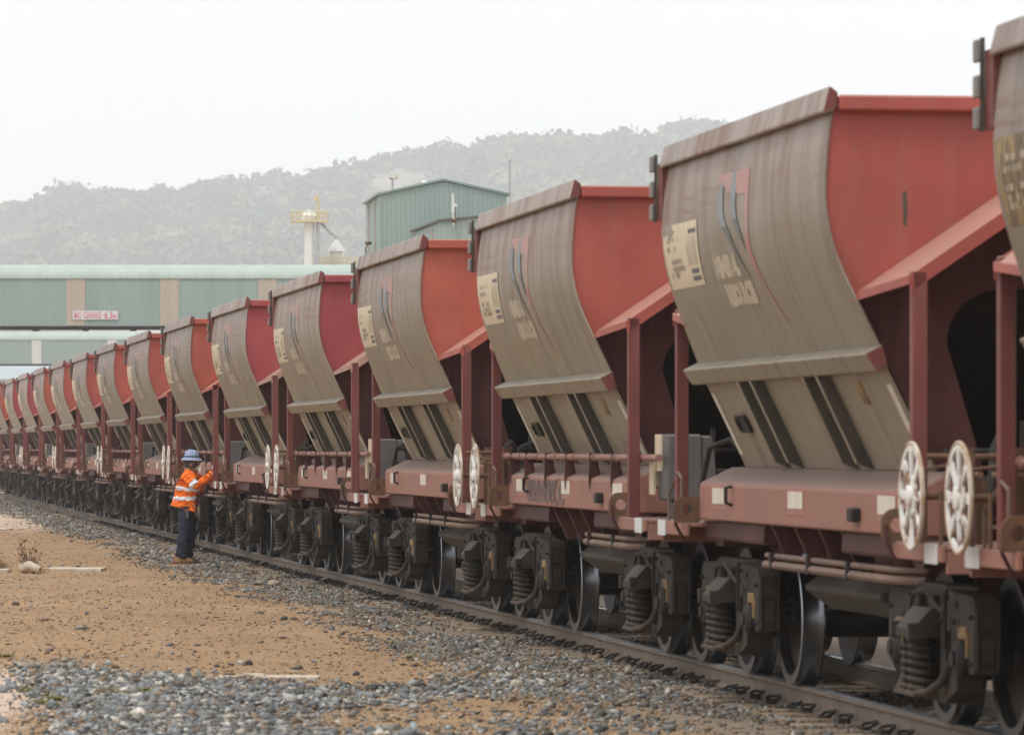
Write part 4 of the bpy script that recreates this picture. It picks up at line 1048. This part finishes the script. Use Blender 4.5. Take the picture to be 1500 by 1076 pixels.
def gable_building(name, Y, c0, c1, apex, side_px, ybase, label, cat, depth, wall, wall_side, frames=()):
    """c0, c1: eaves left/right (px,py); apex (px,py); side_px: far left edge of the receding side"""
    x0, z0 = at(*c0, Y); x1, z1 = at(*c1, Y); xa, za = at(*apex, Y); zb = GZ
    r = empty(name, (x0, Y, zb)); tag(r, label, cat); W = x1 - x0; h0, h1, ha, xm = z0 - zb, z0 - zb, za - zb, xa - x0
    sk = (at(side_px, 0, Y + depth)[0] - x0)      # the side runs back and to the left
    mb = MB(); front = [(0, 0), (W, 0), (W, h1), (xm, ha), (0, h0)]
    mb.add([(p[0], 0, p[1]) for p in front] + [(p[0] + sk, depth, p[1]) for p in front], [(0, 1, 2, 3, 4), (9, 8, 7, 6, 5)], 0)
    o = len(mb.v) - 10
    for f in ((0, 4, 9, 5), (1, 6, 7, 2)): mb.f.append(tuple(o + k for k in f)); mb.m.append(1)
    mb.build("wall", [wall, wall_side], r)
    rf = MB(); t = .10
    for (a, b_) in (((-.18, h0 - .05), (xm, ha + .03)), ((xm, ha + .03), (W + .18, h1 - .05))):
        v = [(a[0], -.12, a[1]), (b_[0], -.12, b_[1]), (b_[0] + sk, depth, b_[1]), (a[0] + sk, depth, a[1])]
        rf.add([(p[0], p[1], p[2] + .01) for p in v] + [(p[0], p[1], p[2] + .01 + t) for p in v], [(0, 1, 2, 3), (4, 5, 6, 7), (0, 1, 5, 4), (1, 2, 6, 5), (2, 3, 7, 6), (3, 0, 4, 7)])
    rf.build("roof", M['cladshedroof'], r)
    tr = MB(); tr.box(-.06, .10, -.03, -.002, 0, h0 - .06); tr.build("corner_flashing", M['clad_shed'], r)
    for fy in frames:
        q = MB(); q.box(sk * fy - .03, sk * fy + .02, depth * fy - .25, depth * fy + .25, 0, h0 - .15); q.build("side_strip", M['panel'], r)
    return r
M['cladshedroof'] = simple("green_shed_roof", (.22, .29, .26), .5, scale=.4)
gable_building("transfer_shed", 225, (557, 285), (742, 281), (650, 266), 536, 700, "tall green gabled shed standing behind the train", "shed", 9, M['clad_shed'], M['clad_side'], (.35, .78))
def lean_to():
    Y = 219.0; xa, z0 = at(600, 342, Y); xb, z1 = at(645, 325, Y); xc, z2 = at(760, 313, Y); zb = GZ
    r = empty("lean_to_shed", (xb, Y, zb)); tag(r, "low green lean-to in front of the tall gabled shed", "shed")
    W = xc - xb; D = 5.4; sk = xa - xb
    mb = MB(); mb.add([(0, 0, 0), (W, 0, 0), (W, 0, z2 - zb), (0, 0, z1 - zb), (sk, D, 0), (W, D, 0), (W, D, z2 - zb), (sk, D, z0 - zb + .25)], [(0, 1, 2, 3), (0, 3, 7, 4), (1, 5, 6, 2), (4, 7, 6, 5)])
    mb.build("wall", M['clad_shed'], r)
    rf = MB(); v = [(-.1, -.1, z1 - zb + .01), (W + .1, -.1, z2 - zb + .01), (W + .1, D, z2 - zb + .26), (sk - .1, D, z0 - zb + .27)]
    rf.add(v + [(p[0], p[1], p[2] + .1) for p in v], [(0, 1, 2, 3), (4, 5, 6, 7), (0, 1, 5, 4), (1, 2, 6, 5), (2, 3, 7, 6), (3, 0, 4, 7)]); rf.build("roof", M['grey'], r)
    for t in (.30, .72):
        q = MB(); q.box(sk * t - .05, sk * t + .07, D * t - .3, D * t + .3, 0, (z1 - zb) * (1 - t) + (z0 - zb) * t - .12); q.build("side_strip", M['panel'], r)
    ex, ez = at(591, 366, 224.8)
lean_to()
def aerial():
    Y = 218.6; x, z0 = at(665.5, 325, Y); _, z1 = at(0, 300, Y); _, z2 = at(0, 283, Y); _, zb = at(0, 332, Y)
    r = empty("aerial", (x, Y, zb)); tag(r, "white whip aerial on a bracket at the shed's front wall", "aerial")
    a = MB(); a.tube([(0, .35, .1), (.02, .02, .3), (.03, 0, z1 - zb)], .035, 8); a.build("bracket", M['grey'], r)
    a = MB(); a.tube([(-.05, 0, z1 - zb - .35), (-.06, 0, z2 - zb)], [.075, .055], 10); a.tube([(-.03, 0, z1 - zb - .9), (-.05, 0, z1 - zb - .1)], .045, 8); a.box(-.07, .12, -.05, .05, z1 - zb - .09, z1 - zb + .05); a.build("antenna", M['white'], r, smooth=40)
    a = MB(); a.lathe([(0, -.12), (.10, -.10), (.16, .02), (.05, .12), (0, .12)], 14, (-.02, .05, .28), 2); a.build("floodlight", M['rusty'], r, smooth=40)
aerial()
def mast():
    Y = 262; x, z1 = at(746.5, 207, Y); r = empty("radio_mast", (x, Y, GZ)); tag(r, "thin white tipped radio mast right of the green shed", "mast"); _, zm = at(0, 232, Y)
    a = MB(); a.tube([(0, 0, 0), (0, 0, zm - GZ)], [.12, .055], 8); a.build("pole", M['galv'], r)
    a = MB(); a.tube([(0, 0, zm - GZ), (0, 0, z1 - GZ)], [.06, .05], 8); a.lathe([(0, -.1), (.10, -.08), (.10, .08), (0, .1)], 10, (0, 0, zm - GZ), 2); a.build("antenna", M['white'], r)
    Y = 285; x, z1 = at(575, 262, Y); r = empty("camera_pole", (x, Y, GZ)); tag(r, "slim pole with two small cameras behind the shed's left corner", "pole")
    a = MB(); a.tube([(0, 0, 0), (0, 0, z1 - GZ)], .07, 8); a.tube([(-.2, 0, z1 - GZ), (.25, 0, z1 - GZ)], .04, 6); a.build("pole", M['galv'], r)
    for dx in (-.10, .24):
        a = MB(); a.box(dx - .10, dx + .10, -.2, .2, z1 - GZ + .03, z1 - GZ + .24); a.tube([(dx, -.2, z1 - GZ + .13), (dx, -.26, z1 - GZ + .13)], .07, 10); a.build("camera", M['plate'], r)
    # small lamp bracket on the shed's left wall and a ventilator on its roof
    Y = 224.7; x, z1 = at(541, 357, Y); q = MB(); q.tube([(.0, .6, -.35), (-.02, 0, -.1), (.12, -.05, .12)], .03, 6); q.lathe([(0, -.05), (.14, -.02), (.17, .10), (0, .14)], 12, (.12, -.05, .1), 2)
    o = q.build("wall_lamp", M['rusty'], None); o.location = (x - .25, Y + 3, z1); tag(o, "small rusty wall lamp on the shed's left side", "lamp")
    x, z1 = at(623, 271, 228); q = MB(); q.box(-.16, .14, -.2, .2, -.25, .12); q.lathe([(0, .1), (.16, .1), (.05, .22), (0, .22)], 12, (-.05, 0, 0), 2)
    o = q.build("roof_vent", M['cladwhite'], None, bevel=.02); o.location = (x, 228, z1); tag(o, "small white roof vent on the green shed's left slope", "vent")
mast()
def silo_tower():
    Y = 330; P = lambda px, py: at(px, py, Y)
    x, zp = P(453, 325); r = empty("silo_tower", (x, Y, GZ)); tag(r, "pale silo tower with yellow railed platform on the hillside foot", "tower"); h = zp - GZ; px = Y / F_PX
    a = MB(); a.lathe([(0, 0), (.34, 0), (.34, h), (0, h)], 24, (0, 0, 0), 2); a.build("column", M['cladwhite'], r, smooth=40)
    a = MB(); a.tube([((465.5 - 453) * px, -.2, 0), ((465.5 - 453) * px, -.2, h + .1)], .13, 10); a.build("pipe", M['galv'], r, smooth=40)
    a = MB(); a.tube([((466 - 453) * px, -.2, h), ((466 - 453) * px, -.2, h + 1.45)], .10, 8); a.box((460 - 453) * px, (468 - 453) * px, -.35, -.05, h + 1.40, h + 1.75); a.build("hoist_post", M['yellow'], r)
    a = MB(); x0, x1 = (427 - 453) * px, (480 - 453) * px; a.box(x0, x1, -.7, .7, h - .03, h + .10)
    for zz in (.38, .66):
        for yy in (-.7, .7): a.tube([(x0, yy, h + zz), (x1, yy, h + zz)], .035, 6)
        for xx in (x0, x1): a.tube([(xx, -.7, h + zz), (xx, .7, h + zz)], .035, 6)
    for k in range(8):
        xx = x0 + (x1 - x0) * k / 7
        for yy in (-.7, .7): a.tube([(xx, yy, h + .1), (xx, yy, h + .68)], .035, 6)
    a.build("railing", M['yellow'], r)
    a = MB(); a.lathe([(0, .1), (.55, .1), (.55, .4), (.2, .78), (0, .8)], 20, (0, .1, h), 2); a.build("dome", M['cladwhite'], r, smooth=40)
    a = MB(); a.tube([((470 - 453) * px, 0, h - .1), ((494 - 453) * px, 0, h - 1.15)], .09, 6); a.tube([((472 - 453) * px, .25, h - .1), ((497 - 453) * px, .25, h - 1.15)], .05, 6)
    a.build("chute", M['galv'], r)
    x, zt = P(491, 347); _, z1 = P(0, 366); _, z0 = P(0, 386)
    q = empty("hopper_bin", (x, Y + 2, GZ)); tag(q, "white conical hopper bin on yellow railed legs beside the silo tower", "bin")
    a = MB(); a.lathe([(.60, z1 - GZ - .08), (.62, z1 - GZ), (.36, z1 - GZ + .42), (.10, zt - GZ - .1), (.09, zt - GZ + .1), (0, zt - GZ + .1)], 20, (0, 0, 0), 2); a.build("cone", M['white'], q, smooth=30)
    a = MB(); a.lathe([(.28, z0 - GZ - .6), (.50, z1 - GZ - .1), (0, z1 - GZ - .1)], 18, (0, 0, 0), 2)
    for dx in (-.5, .5):
        for dy in (-.5, .5): a.tube([(dx, dy, 0), (dx, dy, z1 - GZ)], .06, 6)
    a.build("legs", M['cladwhite'], q)
    a = MB(); zz = z0 - GZ
    for dz in (.15, .45): 
        for dy in (-.9, .9): a.tube([(-1.15, dy, zz + dz), (1.35, dy, zz + dz)], .035, 6)
    for k in range(7): 
        for dy in (-.9, .9): a.tube([(-1.15 + k * 2.5 / 6, dy, zz - .1), (-1.15 + k * 2.5 / 6, dy, zz + .47)], .035, 6)
    a.box(-1.15, 1.35, -.9, .9, zz - .2, zz - .08); a.build("railing", M['yellow'], q)
silo_tower()
def far_shed():
    Y = 460; x0, zt = at(-160, 535, Y); x1, _ = at(330, 535, Y); r = empty("storage_shed", (x0, Y, GZ)); tag(r, "long pale storage shed far behind, below the far gallery", "shed")
    W = x1 - x0; h = zt - GZ; a = MB(); a.prism([(0, 0), (16, 0), (16, h - 1.4), (8, h), (0, h - 1.4)], 0, 0, W); a.build("wall", M['palewall'], r)
    a = MB(); a.prism([(-.3, h - 1.44), (8, h + .02), (16.3, h - 1.44), (16.3, h - 1.26), (8, h + .2), (-.3, h - 1.26)], 0, -.3, W + .3); a.build("roof", M['palewall'], r)
far_shed()

# ------------------------------------------------------------------ hill
RIDGE = [(-700, 420), (-300, 345), (0, 306), (25, 300), (60, 293), (130, 284), (185, 278), (240, 276), (310, 271), (350, 264), (440, 252), (520, 241), (560, 233), (620, 226), (700, 211), (800, 202), (870, 193), (930, 185), (1000, 181), (1100, 180), (1300, 185), (1800, 240), (2600, 330)]
RY, BY = 3500.0, 2000.0
_rx = np.array([(p[0] - CX) / F_PX * RY for p in RIDGE]); _rz = np.array([EYE + (HY - p[1]) / F_PX * RY for p in RIDGE])
def hill_z(x, y):
    rz = np.interp(x * RY / np.maximum(y, 1800), _rx, _rz) - 8.5
    t = np.clip((y - BY) / (RY - BY), 0, 1.5); up = np.where(t < 1, t ** .95, 1 - (t - 1) * .9)
    und = 2.4 * np.sin(x * .024 + y * .008) + 1.8 * np.sin(x * .056 - y * .013 + 1) + 1.6 * np.sin(y * .03 + x * .011)
    return GZ - .3 + rz * up + und * np.clip(t * 3, 0, 1)
def build_hill():
    xs = np.linspace(-1500, 1500, 200); ys = np.linspace(BY - 30, 4500, 130); Xg, Yg = np.meshgrid(xs, ys); V = np.stack([Xg, Yg, hill_z(Xg, Yg)], -1).reshape(-1, 3)
    i = np.arange(len(V)).reshape(len(ys), len(xs)); Fq = np.stack([i[:-1, :-1], i[:-1, 1:], i[1:, 1:], i[1:, :-1]], -1).reshape(-1, 4)
    me = bpy.data.meshes.new("hill"); raw_mesh(me, V, Fq); me.polygons.foreach_set("use_smooth", [True] * len(me.polygons))
    m, n, b = newmat("scrubby_hillside"); g = N(n, "ShaderNodeNewGeometry"); v = g.outputs["Position"]
    f = noise(n, v, .013, 6, .65); f2 = noise(n, v, .09, 5, .7)
    col = mixc(n, ramp(n, f2, .4, .7), (.13, .135, .095), (.24, .21, .155)); col = mixc(n, ramp(n, f, .50, .60, 0, .95), col, (.55, .45, .36))
    n.links.new(col, b.inputs["Base Color"]); setin(b, Roughness=1); me.materials.append(m)
    o = bpy.data.objects.new("hill", me); COL.objects.link(o); tag(o, "long scrub covered hill rising behind the works", "hill", kind="structure")
build_hill()
def build_scrub():
    n = 5200; y = BY + 60 + RNG.random(n) ** .8 * (RY + 80 - BY - 60); x = RNG.uniform(-.125, .085, n) * y
    # a dense band along the crest so that the skyline is tree tops
    nr = 1400; xr = RNG.uniform(-440, 265, nr); yr = RY + RNG.uniform(-50, 50, nr)
    clear = clump(x * .135, y * .044,   .12, 21) > .55
    x, y = x[~clear], y[~clear]
    s = np.concatenate([RNG.gamma(5, 1.45, len(x)).clip(3.0, 15), RNG.gamma(5, .70, nr).clip(2.2, 6.0)])
    x = np.concatenate([x, xr]); y = np.concatenate([y, yr]); z = hill_z(x, y); n = len(x)
    k = 110; 
    d = RNG.normal(size=(n, k, 3)); d /= np.linalg.norm(d, axis=2, keepdims=True); d[:, :, 2] = np.abs(d[:, :, 2]) * 1.0 - .18
    lump = 1 + .25 * np.sin(d[:, :, 0] * 5 + RNG.uniform(0, 6, (n, 1))) * np.sin(d[:, :, 1] * 4 + RNG.uniform(0, 6, (n, 1)))
    rad = RNG.uniform(.62, 1.05, (n, k)) * lump
    C = np.stack([x, y, z], -1)[:, None, :] + d * (rad * s[:, None])[:, :, None] * np.array([1.15, 1.15, .85]) + np.array([0, 0, 1])[None, None] * (s * .35)[:, None, None]
    a = RNG.normal(size=(n, k, 3)) + d * .3; a /= np.linalg.norm(a, axis=2, keepdims=True); bb = np.cross(a, d + .1); bb /= np.linalg.norm(bb, axis=2, keepdims=True)
    q = (s[:, None] * RNG.uniform(.10, .22, (n, k)))[:, :, None]
    V = np.stack([C - a * q - bb * q * .7, C + a * q - bb * q * .6, C + a * q * .7 + bb * q, C - a * q * .8 + bb * q * .8], 2).reshape(-1, 3)
    Fq = np.arange(len(V)).reshape(-1, 4); me = bpy.data.meshes.new("hill_scrub"); raw_mesh(me, V, Fq)
    tn = np.array([(.055, .088, .052), (.095, .132, .062), (.045, .070, .050), (.15, .185, .08), (.14, .15, .115)])[RNG.choice(5, n, p=[.35, .25, .2, .1, .1])] * RNG.uniform(.75, 1.3, (n, 1))
    c = np.ones((n, k, 4, 4), np.float32); c[..., :3] = tn[:, None, None, :] * RNG.uniform(.8, 1.25, (n, k, 1, 1))
    at_ = me.color_attributes.new("tone", 'FLOAT_COLOR', 'POINT'); at_.data.foreach_set("color", c.ravel())
    m, nn, b = newmat("scrub_leaves"); A = N(nn, "ShaderNodeAttribute", attribute_name="tone"); nn.links.new(A.outputs["Color"], b.inputs["Base Color"]); setin(b, Roughness=.9); b.inputs["Specular IOR Level"].default_value = .1
    me.materials.append(m); o = bpy.data.objects.new("hill_scrub", me); COL.objects.link(o); tag(o, "grey green coastal scrub covering the hillside", "scrub", kind="stuff")
build_scrub()
# ------------------------------------------------------------------ the worker
def skin_mesh(name, joints, edges, levels=2, root=0):
    """joints: (x, y, z, rx, ry); one continuous surface grown round the skeleton"""
    me = bpy.data.meshes.new(name); me.from_pydata([j[:3] for j in joints], edges, [])
    o = bpy.data.objects.new(name, me); COL.objects.link(o)
    sk = o.modifiers.new("skin", 'SKIN'); sk.use_smooth_shade = True; sk.branch_smoothing = .35
    for v, j in zip(me.skin_vertices[0].data, joints): v.radius = (j[3], j[4]); v.use_root = False
    me.skin_vertices[0].data[root].use_root = True
    ss = o.modifiers.new("sub", 'SUBSURF'); ss.levels = levels; ss.render_levels = levels
    dg = bpy.context.evaluated_depsgraph_get(); dg.update(); out = bpy.data.meshes.new_from_object(o.evaluated_get(dg))
    COL.objects.unlink(o); bpy.data.objects.remove(o)
    out.polygons.foreach_set("use_smooth", [True] * len(out.polygons)); out.name = name
    return out
def link_mesh(name, me, mats, parent=None):
    me.materials.clear()
    for m in (mats if isinstance(mats, (list, tuple)) else [mats]): me.materials.append(m)
    o = bpy.data.objects.new(name, me); COL.objects.link(o)
    if parent: o.parent = parent
    return o
def build_worker():
    px, py = unproject(267, 822, -.165); r = empty("person", (px, py, -.188))
    tag(r, "worker in orange high visibility shirt and blue hat, reaching up to the wagon post", "person")
    skin = simple("weathered_skin", (.30, .150, .095), .55, c2=(.24, .115, .075), scale=20)
    orange = None
    m, n, b = newmat("orange_work_shirt"); v = objcoord(n); f = noise(n, objcoord(n, (1, 1, 1.6)), 9, 4, .6)
    col = mixc(n, ramp(n, f, .38, .66), (.90, .195, .018), (.70, .115, .010)); n.links.new(col, b.inputs["Base Color"]); setin(b, Roughness=.75); b.inputs["Specular IOR Level"].default_value = .2
    bump(n, b, noise(n, objcoord(n, (1, 1, 1.8)), 13, 3, .6), .9, .02); orange = m
    navy = simple("navy_work_trousers", (.026, .031, .056), .85, c2=(.013, .016, .033), scale=10, bmp=.5)
    silver = simple("silver_reflective_tape", (.74, .76, .82), .35, var=.08)
    boot = simple("tan_suede_boot", (.30, .185, .09), .9, c2=(.22, .13, .065), scale=14)
    hatm = simple("blue_speckled_hat", (.080, .125, .25), .7, c2=(.42, .49, .62), scale=48, rnd=0); 
    blk = M['dark']
    # ---- body: one continuous figure, hands with five fingers
    J = [(.055, 0, .93, .13, .15), (.09, 0, 1.12, .14, .16), (.12, 0, 1.30, .135, .17), (.135, 0, 1.425, .09, .12), (.145, 0, 1.475, .062, .062), (.155, 0, 1.53, .070, .068), (.165, 0, 1.60, .100, .080), (.160, 0, 1.685, .095, .080),
         (.105, -.19, 1.375, .066, .066), (.235, -.265, 1.225, .050, .050), (.42, -.20, 1.365, .038, .038), (.485, -.165, 1.41, .030, .034),
         (.165, .19, 1.375, .066, .066), (.32, .27, 1.31, .050, .050), (.46, .13, 1.375, .038, .038), (.515, .075, 1.415, .030, .034),
         (.075, -.095, .86, .10, .10), (.055, -.105, .49, .066, .066), (.00, -.11, .12, .045, .045),
         (.075, .095, .86, .10, .10), (.105, .11, .49, .066, .066), (.065, .12, .12, .045, .045)]
    E_ = [(0, 1), (1, 2), (2, 3), (3, 4), (4, 5), (5, 6), (6, 7), (3, 8), (8, 9), (9, 10), (10, 11), (3, 12), (12, 13), (13, 14), (14, 15), (0, 16), (16, 17), (17, 18), (0, 19), (19, 20), (20, 21)]
    def hand(base, wrist, d, side, up):
        """palm and five bent fingers growing out of joint `wrist`"""
        d = Vector(d).normalized(); s = Vector(side).normalized(); u = Vector(up).normalized(); W = Vector(base)
        palm = W + d * .055; J.append((*palm, .022, .040)); E_.append((wrist, len(J) - 1)); pi = len(J) - 1
        for k, (off, ln) in enumerate(((-.030, .070), (-.010, .080), (.011, .076), (.031, .060))):
            p1 = palm + d * .040 + s * off; p2 = p1 + (d * .8 - u * .45) * ln * .45; p3 = p2 + (d * .35 - u * .95) * ln * .5
            i0 = len(J); J.extend([(*p1, .0095, .0095), (*p2, .0088, .0088), (*p3, .0075, .0075)]); E_.extend([(pi, i0), (i0, i0 + 1), (i0 + 1, i0 + 2)])
        t1 = W + d * .035 - s * .045 - u * .01; t2 = t1 + (d * .7 - s * .5 - u * .3).normalized() * .040; i0 = len(J)
        J.extend([(*t1, .012, .012), (*t2, .0095, .0095)]); E_.extend([(pi, i0), (i0, i0 + 1)])
    hand(J[11][:3], 11, (.85, .30, .30), (.2, .5, -.8), (.3, .9, .5)); hand(J[15][:3], 15, (.9, -.1, .35), (.2, -.5, -.8), (.3, -.9, .5))
    body = link_mesh("body", skin_mesh("body", J, E_, 2, 0), skin, r)
    # ---- face: nose, brow, lips, ears and eyes belong to the head
    f = MB()
    f.prism([(.245, 1.59), (.278, 1.552), (.262, 1.540), (.235, 1.545)], 1, -.014, .014); 
    f.tube([(.245, -.045, 1.60), (.258, 0, 1.603), (.245, .045, 1.60)], .010, 6); f.tube([(.243, -.028, 1.508), (.256, 0, 1.512), (.243, .028, 1.508)], .007, 6); f.tube([(.20, -.03, 1.465), (.235, 0, 1.468), (.20, .03, 1.465)], .022, 8)
    for s in (-1, 1): f.lathe([(0, -.010), (.030, -.008), (.034, .004), (.018, .010), (0, .006)], 12, (.150, s * .088, 1.568), 1)
    f.build("face", skin, body, smooth=50, bevel=.003)
    f = MB()
    for s in (-1, 1): f.lathe([(0, -.011), (.011, -.004), (.011, .004), (0, .011)], 8, (.246, s * .033, 1.578), 0)
    f.build("eyes", M['dark'], body, smooth=50)
    f = MB(); f.lathe([(.098, 1.52), (.104, 1.56), (.106, 1.62), (.098, 1.68), (0, 1.70)], 20, (.135, 0, 0), 2); f.v = [(p[0], p[1] * .86, p[2]) for p in f.v]; f.build("hair", M['dark_hair'], body, smooth=50)
    # ---- shirt
    S = [(.052, 0, .985, .168, .198), (.070, 0, 1.05, .178, .205), (.100, 0, 1.16, .175, .205), (.125, 0, 1.30, .160, .205), (.135, 0, 1.405, .105, .15), (.145, 0, 1.455, .076, .080),
         (.105, -.185, 1.365, .100, .098), (.175, -.245, 1.285, .088, .088), (.235, -.268, 1.225, .078, .078), (.33, -.235, 1.285, .070, .070), (.43, -.195, 1.365, .064, .064), (.462, -.18, 1.390, .066, .066),
         (.165, .185, 1.365, .100, .098), (.245, .24, 1.335, .088, .088), (.32, .27, 1.305, .078, .078), (.40, .20, 1.335, .070, .070), (.475, .12, 1.38, .064, .064), (.50, .095, 1.40, .066, .066)]
    SE = [(0, 1), (1, 2), (2, 3), (3, 4), (4, 5), (4, 6), (6, 7), (7, 8), (8, 9), (9, 10), (10, 11), (4, 12), (12, 13), (13, 14), (14, 15), (15, 16), (16, 17)]
    sm = skin_mesh("shirt", S, SE, 4, 1)
    for vtx in sm.vertices:      # cloth folds
        p = vtx.co; a = .010 * math.sin(p.z * 42 + p.x * 17 + 4 * math.sin(p.y * 9)) + .006 * math.sin(p.z * 75 - p.x * 40 + p.y * 30); p += vtx.normal * a
    link_mesh("shirt", sm, [orange, silver], r)
    def near_seg(p, a, b_): 
        a, b_ = Vector(a), Vector(b_); t = max(0, min(1, (p - a).dot(b_ - a) / (b_ - a).length_squared)); return (a + (b_ - a) * t - p).length, t
    for pl in sm.polygons:
        c = pl.center; arm = False
        for lo, hi, tb in (((.165, -.24, 1.295), (.462, -.18, 1.39), None), ((.245, .24, 1.335), (.50, .095, 1.40), None)): pass
        dR, tR = near_seg(c, S[6][:3], S[8][:3]); dR2, tR2 = near_seg(c, S[8][:3], S[11][:3]); dL, tL = near_seg(c, S[14][:3], S[17][:3]); dL2, _q = near_seg(c, S[12][:3], S[14][:3])
        torso = abs(c.y) < .20 and (c.x < .23 or c.z < 1.15)
        if (dR < .13 and c.y < -.20 and .62 < tR < .98 and dR < dR2 + .02): pl.material_index = 1
        elif dL < .13 and c.y > .08 and .22 < tL < .48 and c.x > .30: pl.material_index = 1
        else:
            sl = c.z - (.08 - c.x) * .10
            body_d = abs(c.y) < .235 and c.x < .285
            if body_d and (1.000 < c.z < 1.058 or 1.150 < sl < 1.205) and min(dR, dR2) > .088 and min(dL, dL2) > .088: pl.material_index = 1
    q = MB(); q.tube([(.462, -.18, 1.390), (.490, -.164, 1.412)], [.067, .070], 14, 0, False); q.tube([(.50, .095, 1.40), (.522, .07, 1.42)], [.066, .069], 14, 0, False)
    q.build("cuffs", orange, r, smooth=50)
    q = MB(); q.tube([(.06, -.045, 1.475), (.10, -.085, 1.462), (.17, -.095, 1.43), (.225, -.04, 1.385)], [.022, .026, .026, .016], 8); q.tube([(.06, .045, 1.475), (.10, .085, 1.462), (.17, .095, 1.43), (.225, .04, 1.385)], [.022, .026, .026, .016], 8); q.build("collar", orange, r, smooth=50)
    q = MB(); q.tube([(.19, -.10, 1.44), (.24, -.13, 1.36), (.275, -.10, 1.28), (.255, -.16, 1.10), (.235, -.19, .98)], .014, 6); q.build("lanyard", blk, r)
    # ---- trousers, boots
    T = [(.040, 0, .945, .158, .185), (.045, 0, .88, .155, .185), (.070, -.10, .79, .135, .12), (.055, -.11, .64, .122, .112), (.035, -.115, .49, .106, .10), (.010, -.118, .30, .105, .098), (.000, -.12, .12, .104, .096), (.0, -.12, .075, .09, .086),
         (.085, .10, .79, .132, .12), (.115, .11, .64, .118, .112), (.13, .115, .49, .102, .10), (.095, .12, .30, .098, .098), (.075, .125, .12, .098, .096), (.075, .125, .075, .09, .086)]
    TE = [(0, 1), (1, 2), (2, 3), (3, 4), (4, 5), (5, 6), (6, 7), (1, 8), (8, 9), (9, 10), (10, 11), (11, 12), (12, 13)]
    tm = skin_mesh("trousers", T, TE, 2, 1)
    for vtx in tm.vertices:
        p = vtx.co; p += vtx.normal * (.014 * math.sin(p.z * 30 + p.x * 22 + p.y * 12) + .008 * math.sin(p.z * 63 - p.x * 25 + p.y * 20))
    link_mesh("trousers", tm, navy, r)
    for (bx_, by_) in ((.0, -.12), (.075, .125)):
        q = MB(); pts = [(-.10, .0), (-.115, .03), (-.105, .10), (.03, .125), (.06, .10), (.12, .075), (.175, .055), (.185, .02), (.18, 0)]
        q.prism([(bx_ + p[0], p[1]) for p in pts], 1, by_ - .048, by_ + .048); q.build("boot", boot, r, bevel=.018, smooth=50)
    q = MB(); q.lathe([(.164, .862), (.168, .864), (.168, .900), (.164, .902)], 28, (.042, 0, 0), 2); q.v = [(.042 + (p[0] - .042), p[1] * 1.14, p[2]) for p in q.v]; q.build("belt", blk, r, smooth=50)
    q = MB(); q.box(.07, .12, -.222, -.188, .72, .83); q.box(.085, .105, -.215, -.195, .83, .885); q.build("radio", M['grey'], r, bevel=.008)
    q = MB(); q.tube([(.19, -.17, .93), (.215, -.185, .90), (.225, -.18, .86)], .012, 6); q.build("keys", M['redmark'], r)
    # ---- broad brimmed hat
    hx, hz = .150, 1.640
    q = MB(); q.lathe([(.165, hz - .012), (.172, hz - .006), (.150, hz + .022), (.118, hz + .040), (.116, hz + .062), (.119, hz + .064), (.112, hz + .10), (.088, hz + .140), (.050, hz + .162), (0, hz + .168)], 40, (hx, 0, 0), 2)
    q.v = [(p[0], p[1] * .92, p[2] + (p[0] - hx) * -.03) for p in q.v]; hat = q.build("hat", hatm, r, smooth=60)
    q = MB(); q.lathe([(.1195, hz + .040), (.121, hz + .042), (.1205, hz + .062), (.118, hz + .064)], 40, (hx, 0, 0), 2); q.v = [(p[0], p[1] * .92, p[2]) for p in q.v]; q.build("hat_band", simple("dark_hat_band", (.05, .06, .09), .7), hat, smooth=60)
    return r, px, py
M['dark_hair'] = simple("dark_grey_hair", (.06, .05, .045), .8)
worker, wx, wy = build_worker()
def pole():
    q = MB(); p0 = Vector((wx - .17, wy + .02, -.235)); p1 = Vector((wx + .455, wy - .015, 1.24)); q.tube([p0, p0.lerp(p1, .5), p1], .016, 8)
    c = p0.lerp(p1, .5); q.v = [(p[0] - c.x, p[1] - c.y, p[2] - c.z) for p in q.v]
    o = q.build("wooden_pole", simple("red_brown_pole", (.36, .12, .075), .6, scale=12), None, smooth=40); o.location = c
    tag(o, "red brown pole leaning diagonally past the worker's legs and chest", "pole")
pole()
# ------------------------------------------------------------------ haze
def haze():
    mb = MB(); mb.box(-1800, 1800, -60, 4800, -3.2, 330)
    m = bpy.data.materials.new("sea_haze"); m.use_nodes = True; n = m.node_tree; n.nodes.remove(n.nodes["Principled BSDF"])
    v = N(n, "ShaderNodeVolumePrincipled"); v.inputs["Color"].default_value = (.93, .968, 1.0, 1); v.inputs["Density"].default_value = .00029; v.inputs["Anisotropy"].default_value = .1
    n.links.new(v.outputs[0], n.nodes["Material Output"].inputs["Volume"]); m.cycles.homogeneous_volume = True if hasattr(m, 'cycles') and hasattr(m.cycles, 'homogeneous_volume') else None
    o = mb.build("haze", m); tag(o, "thin pale sea haze", "haze", kind="stuff")
haze()
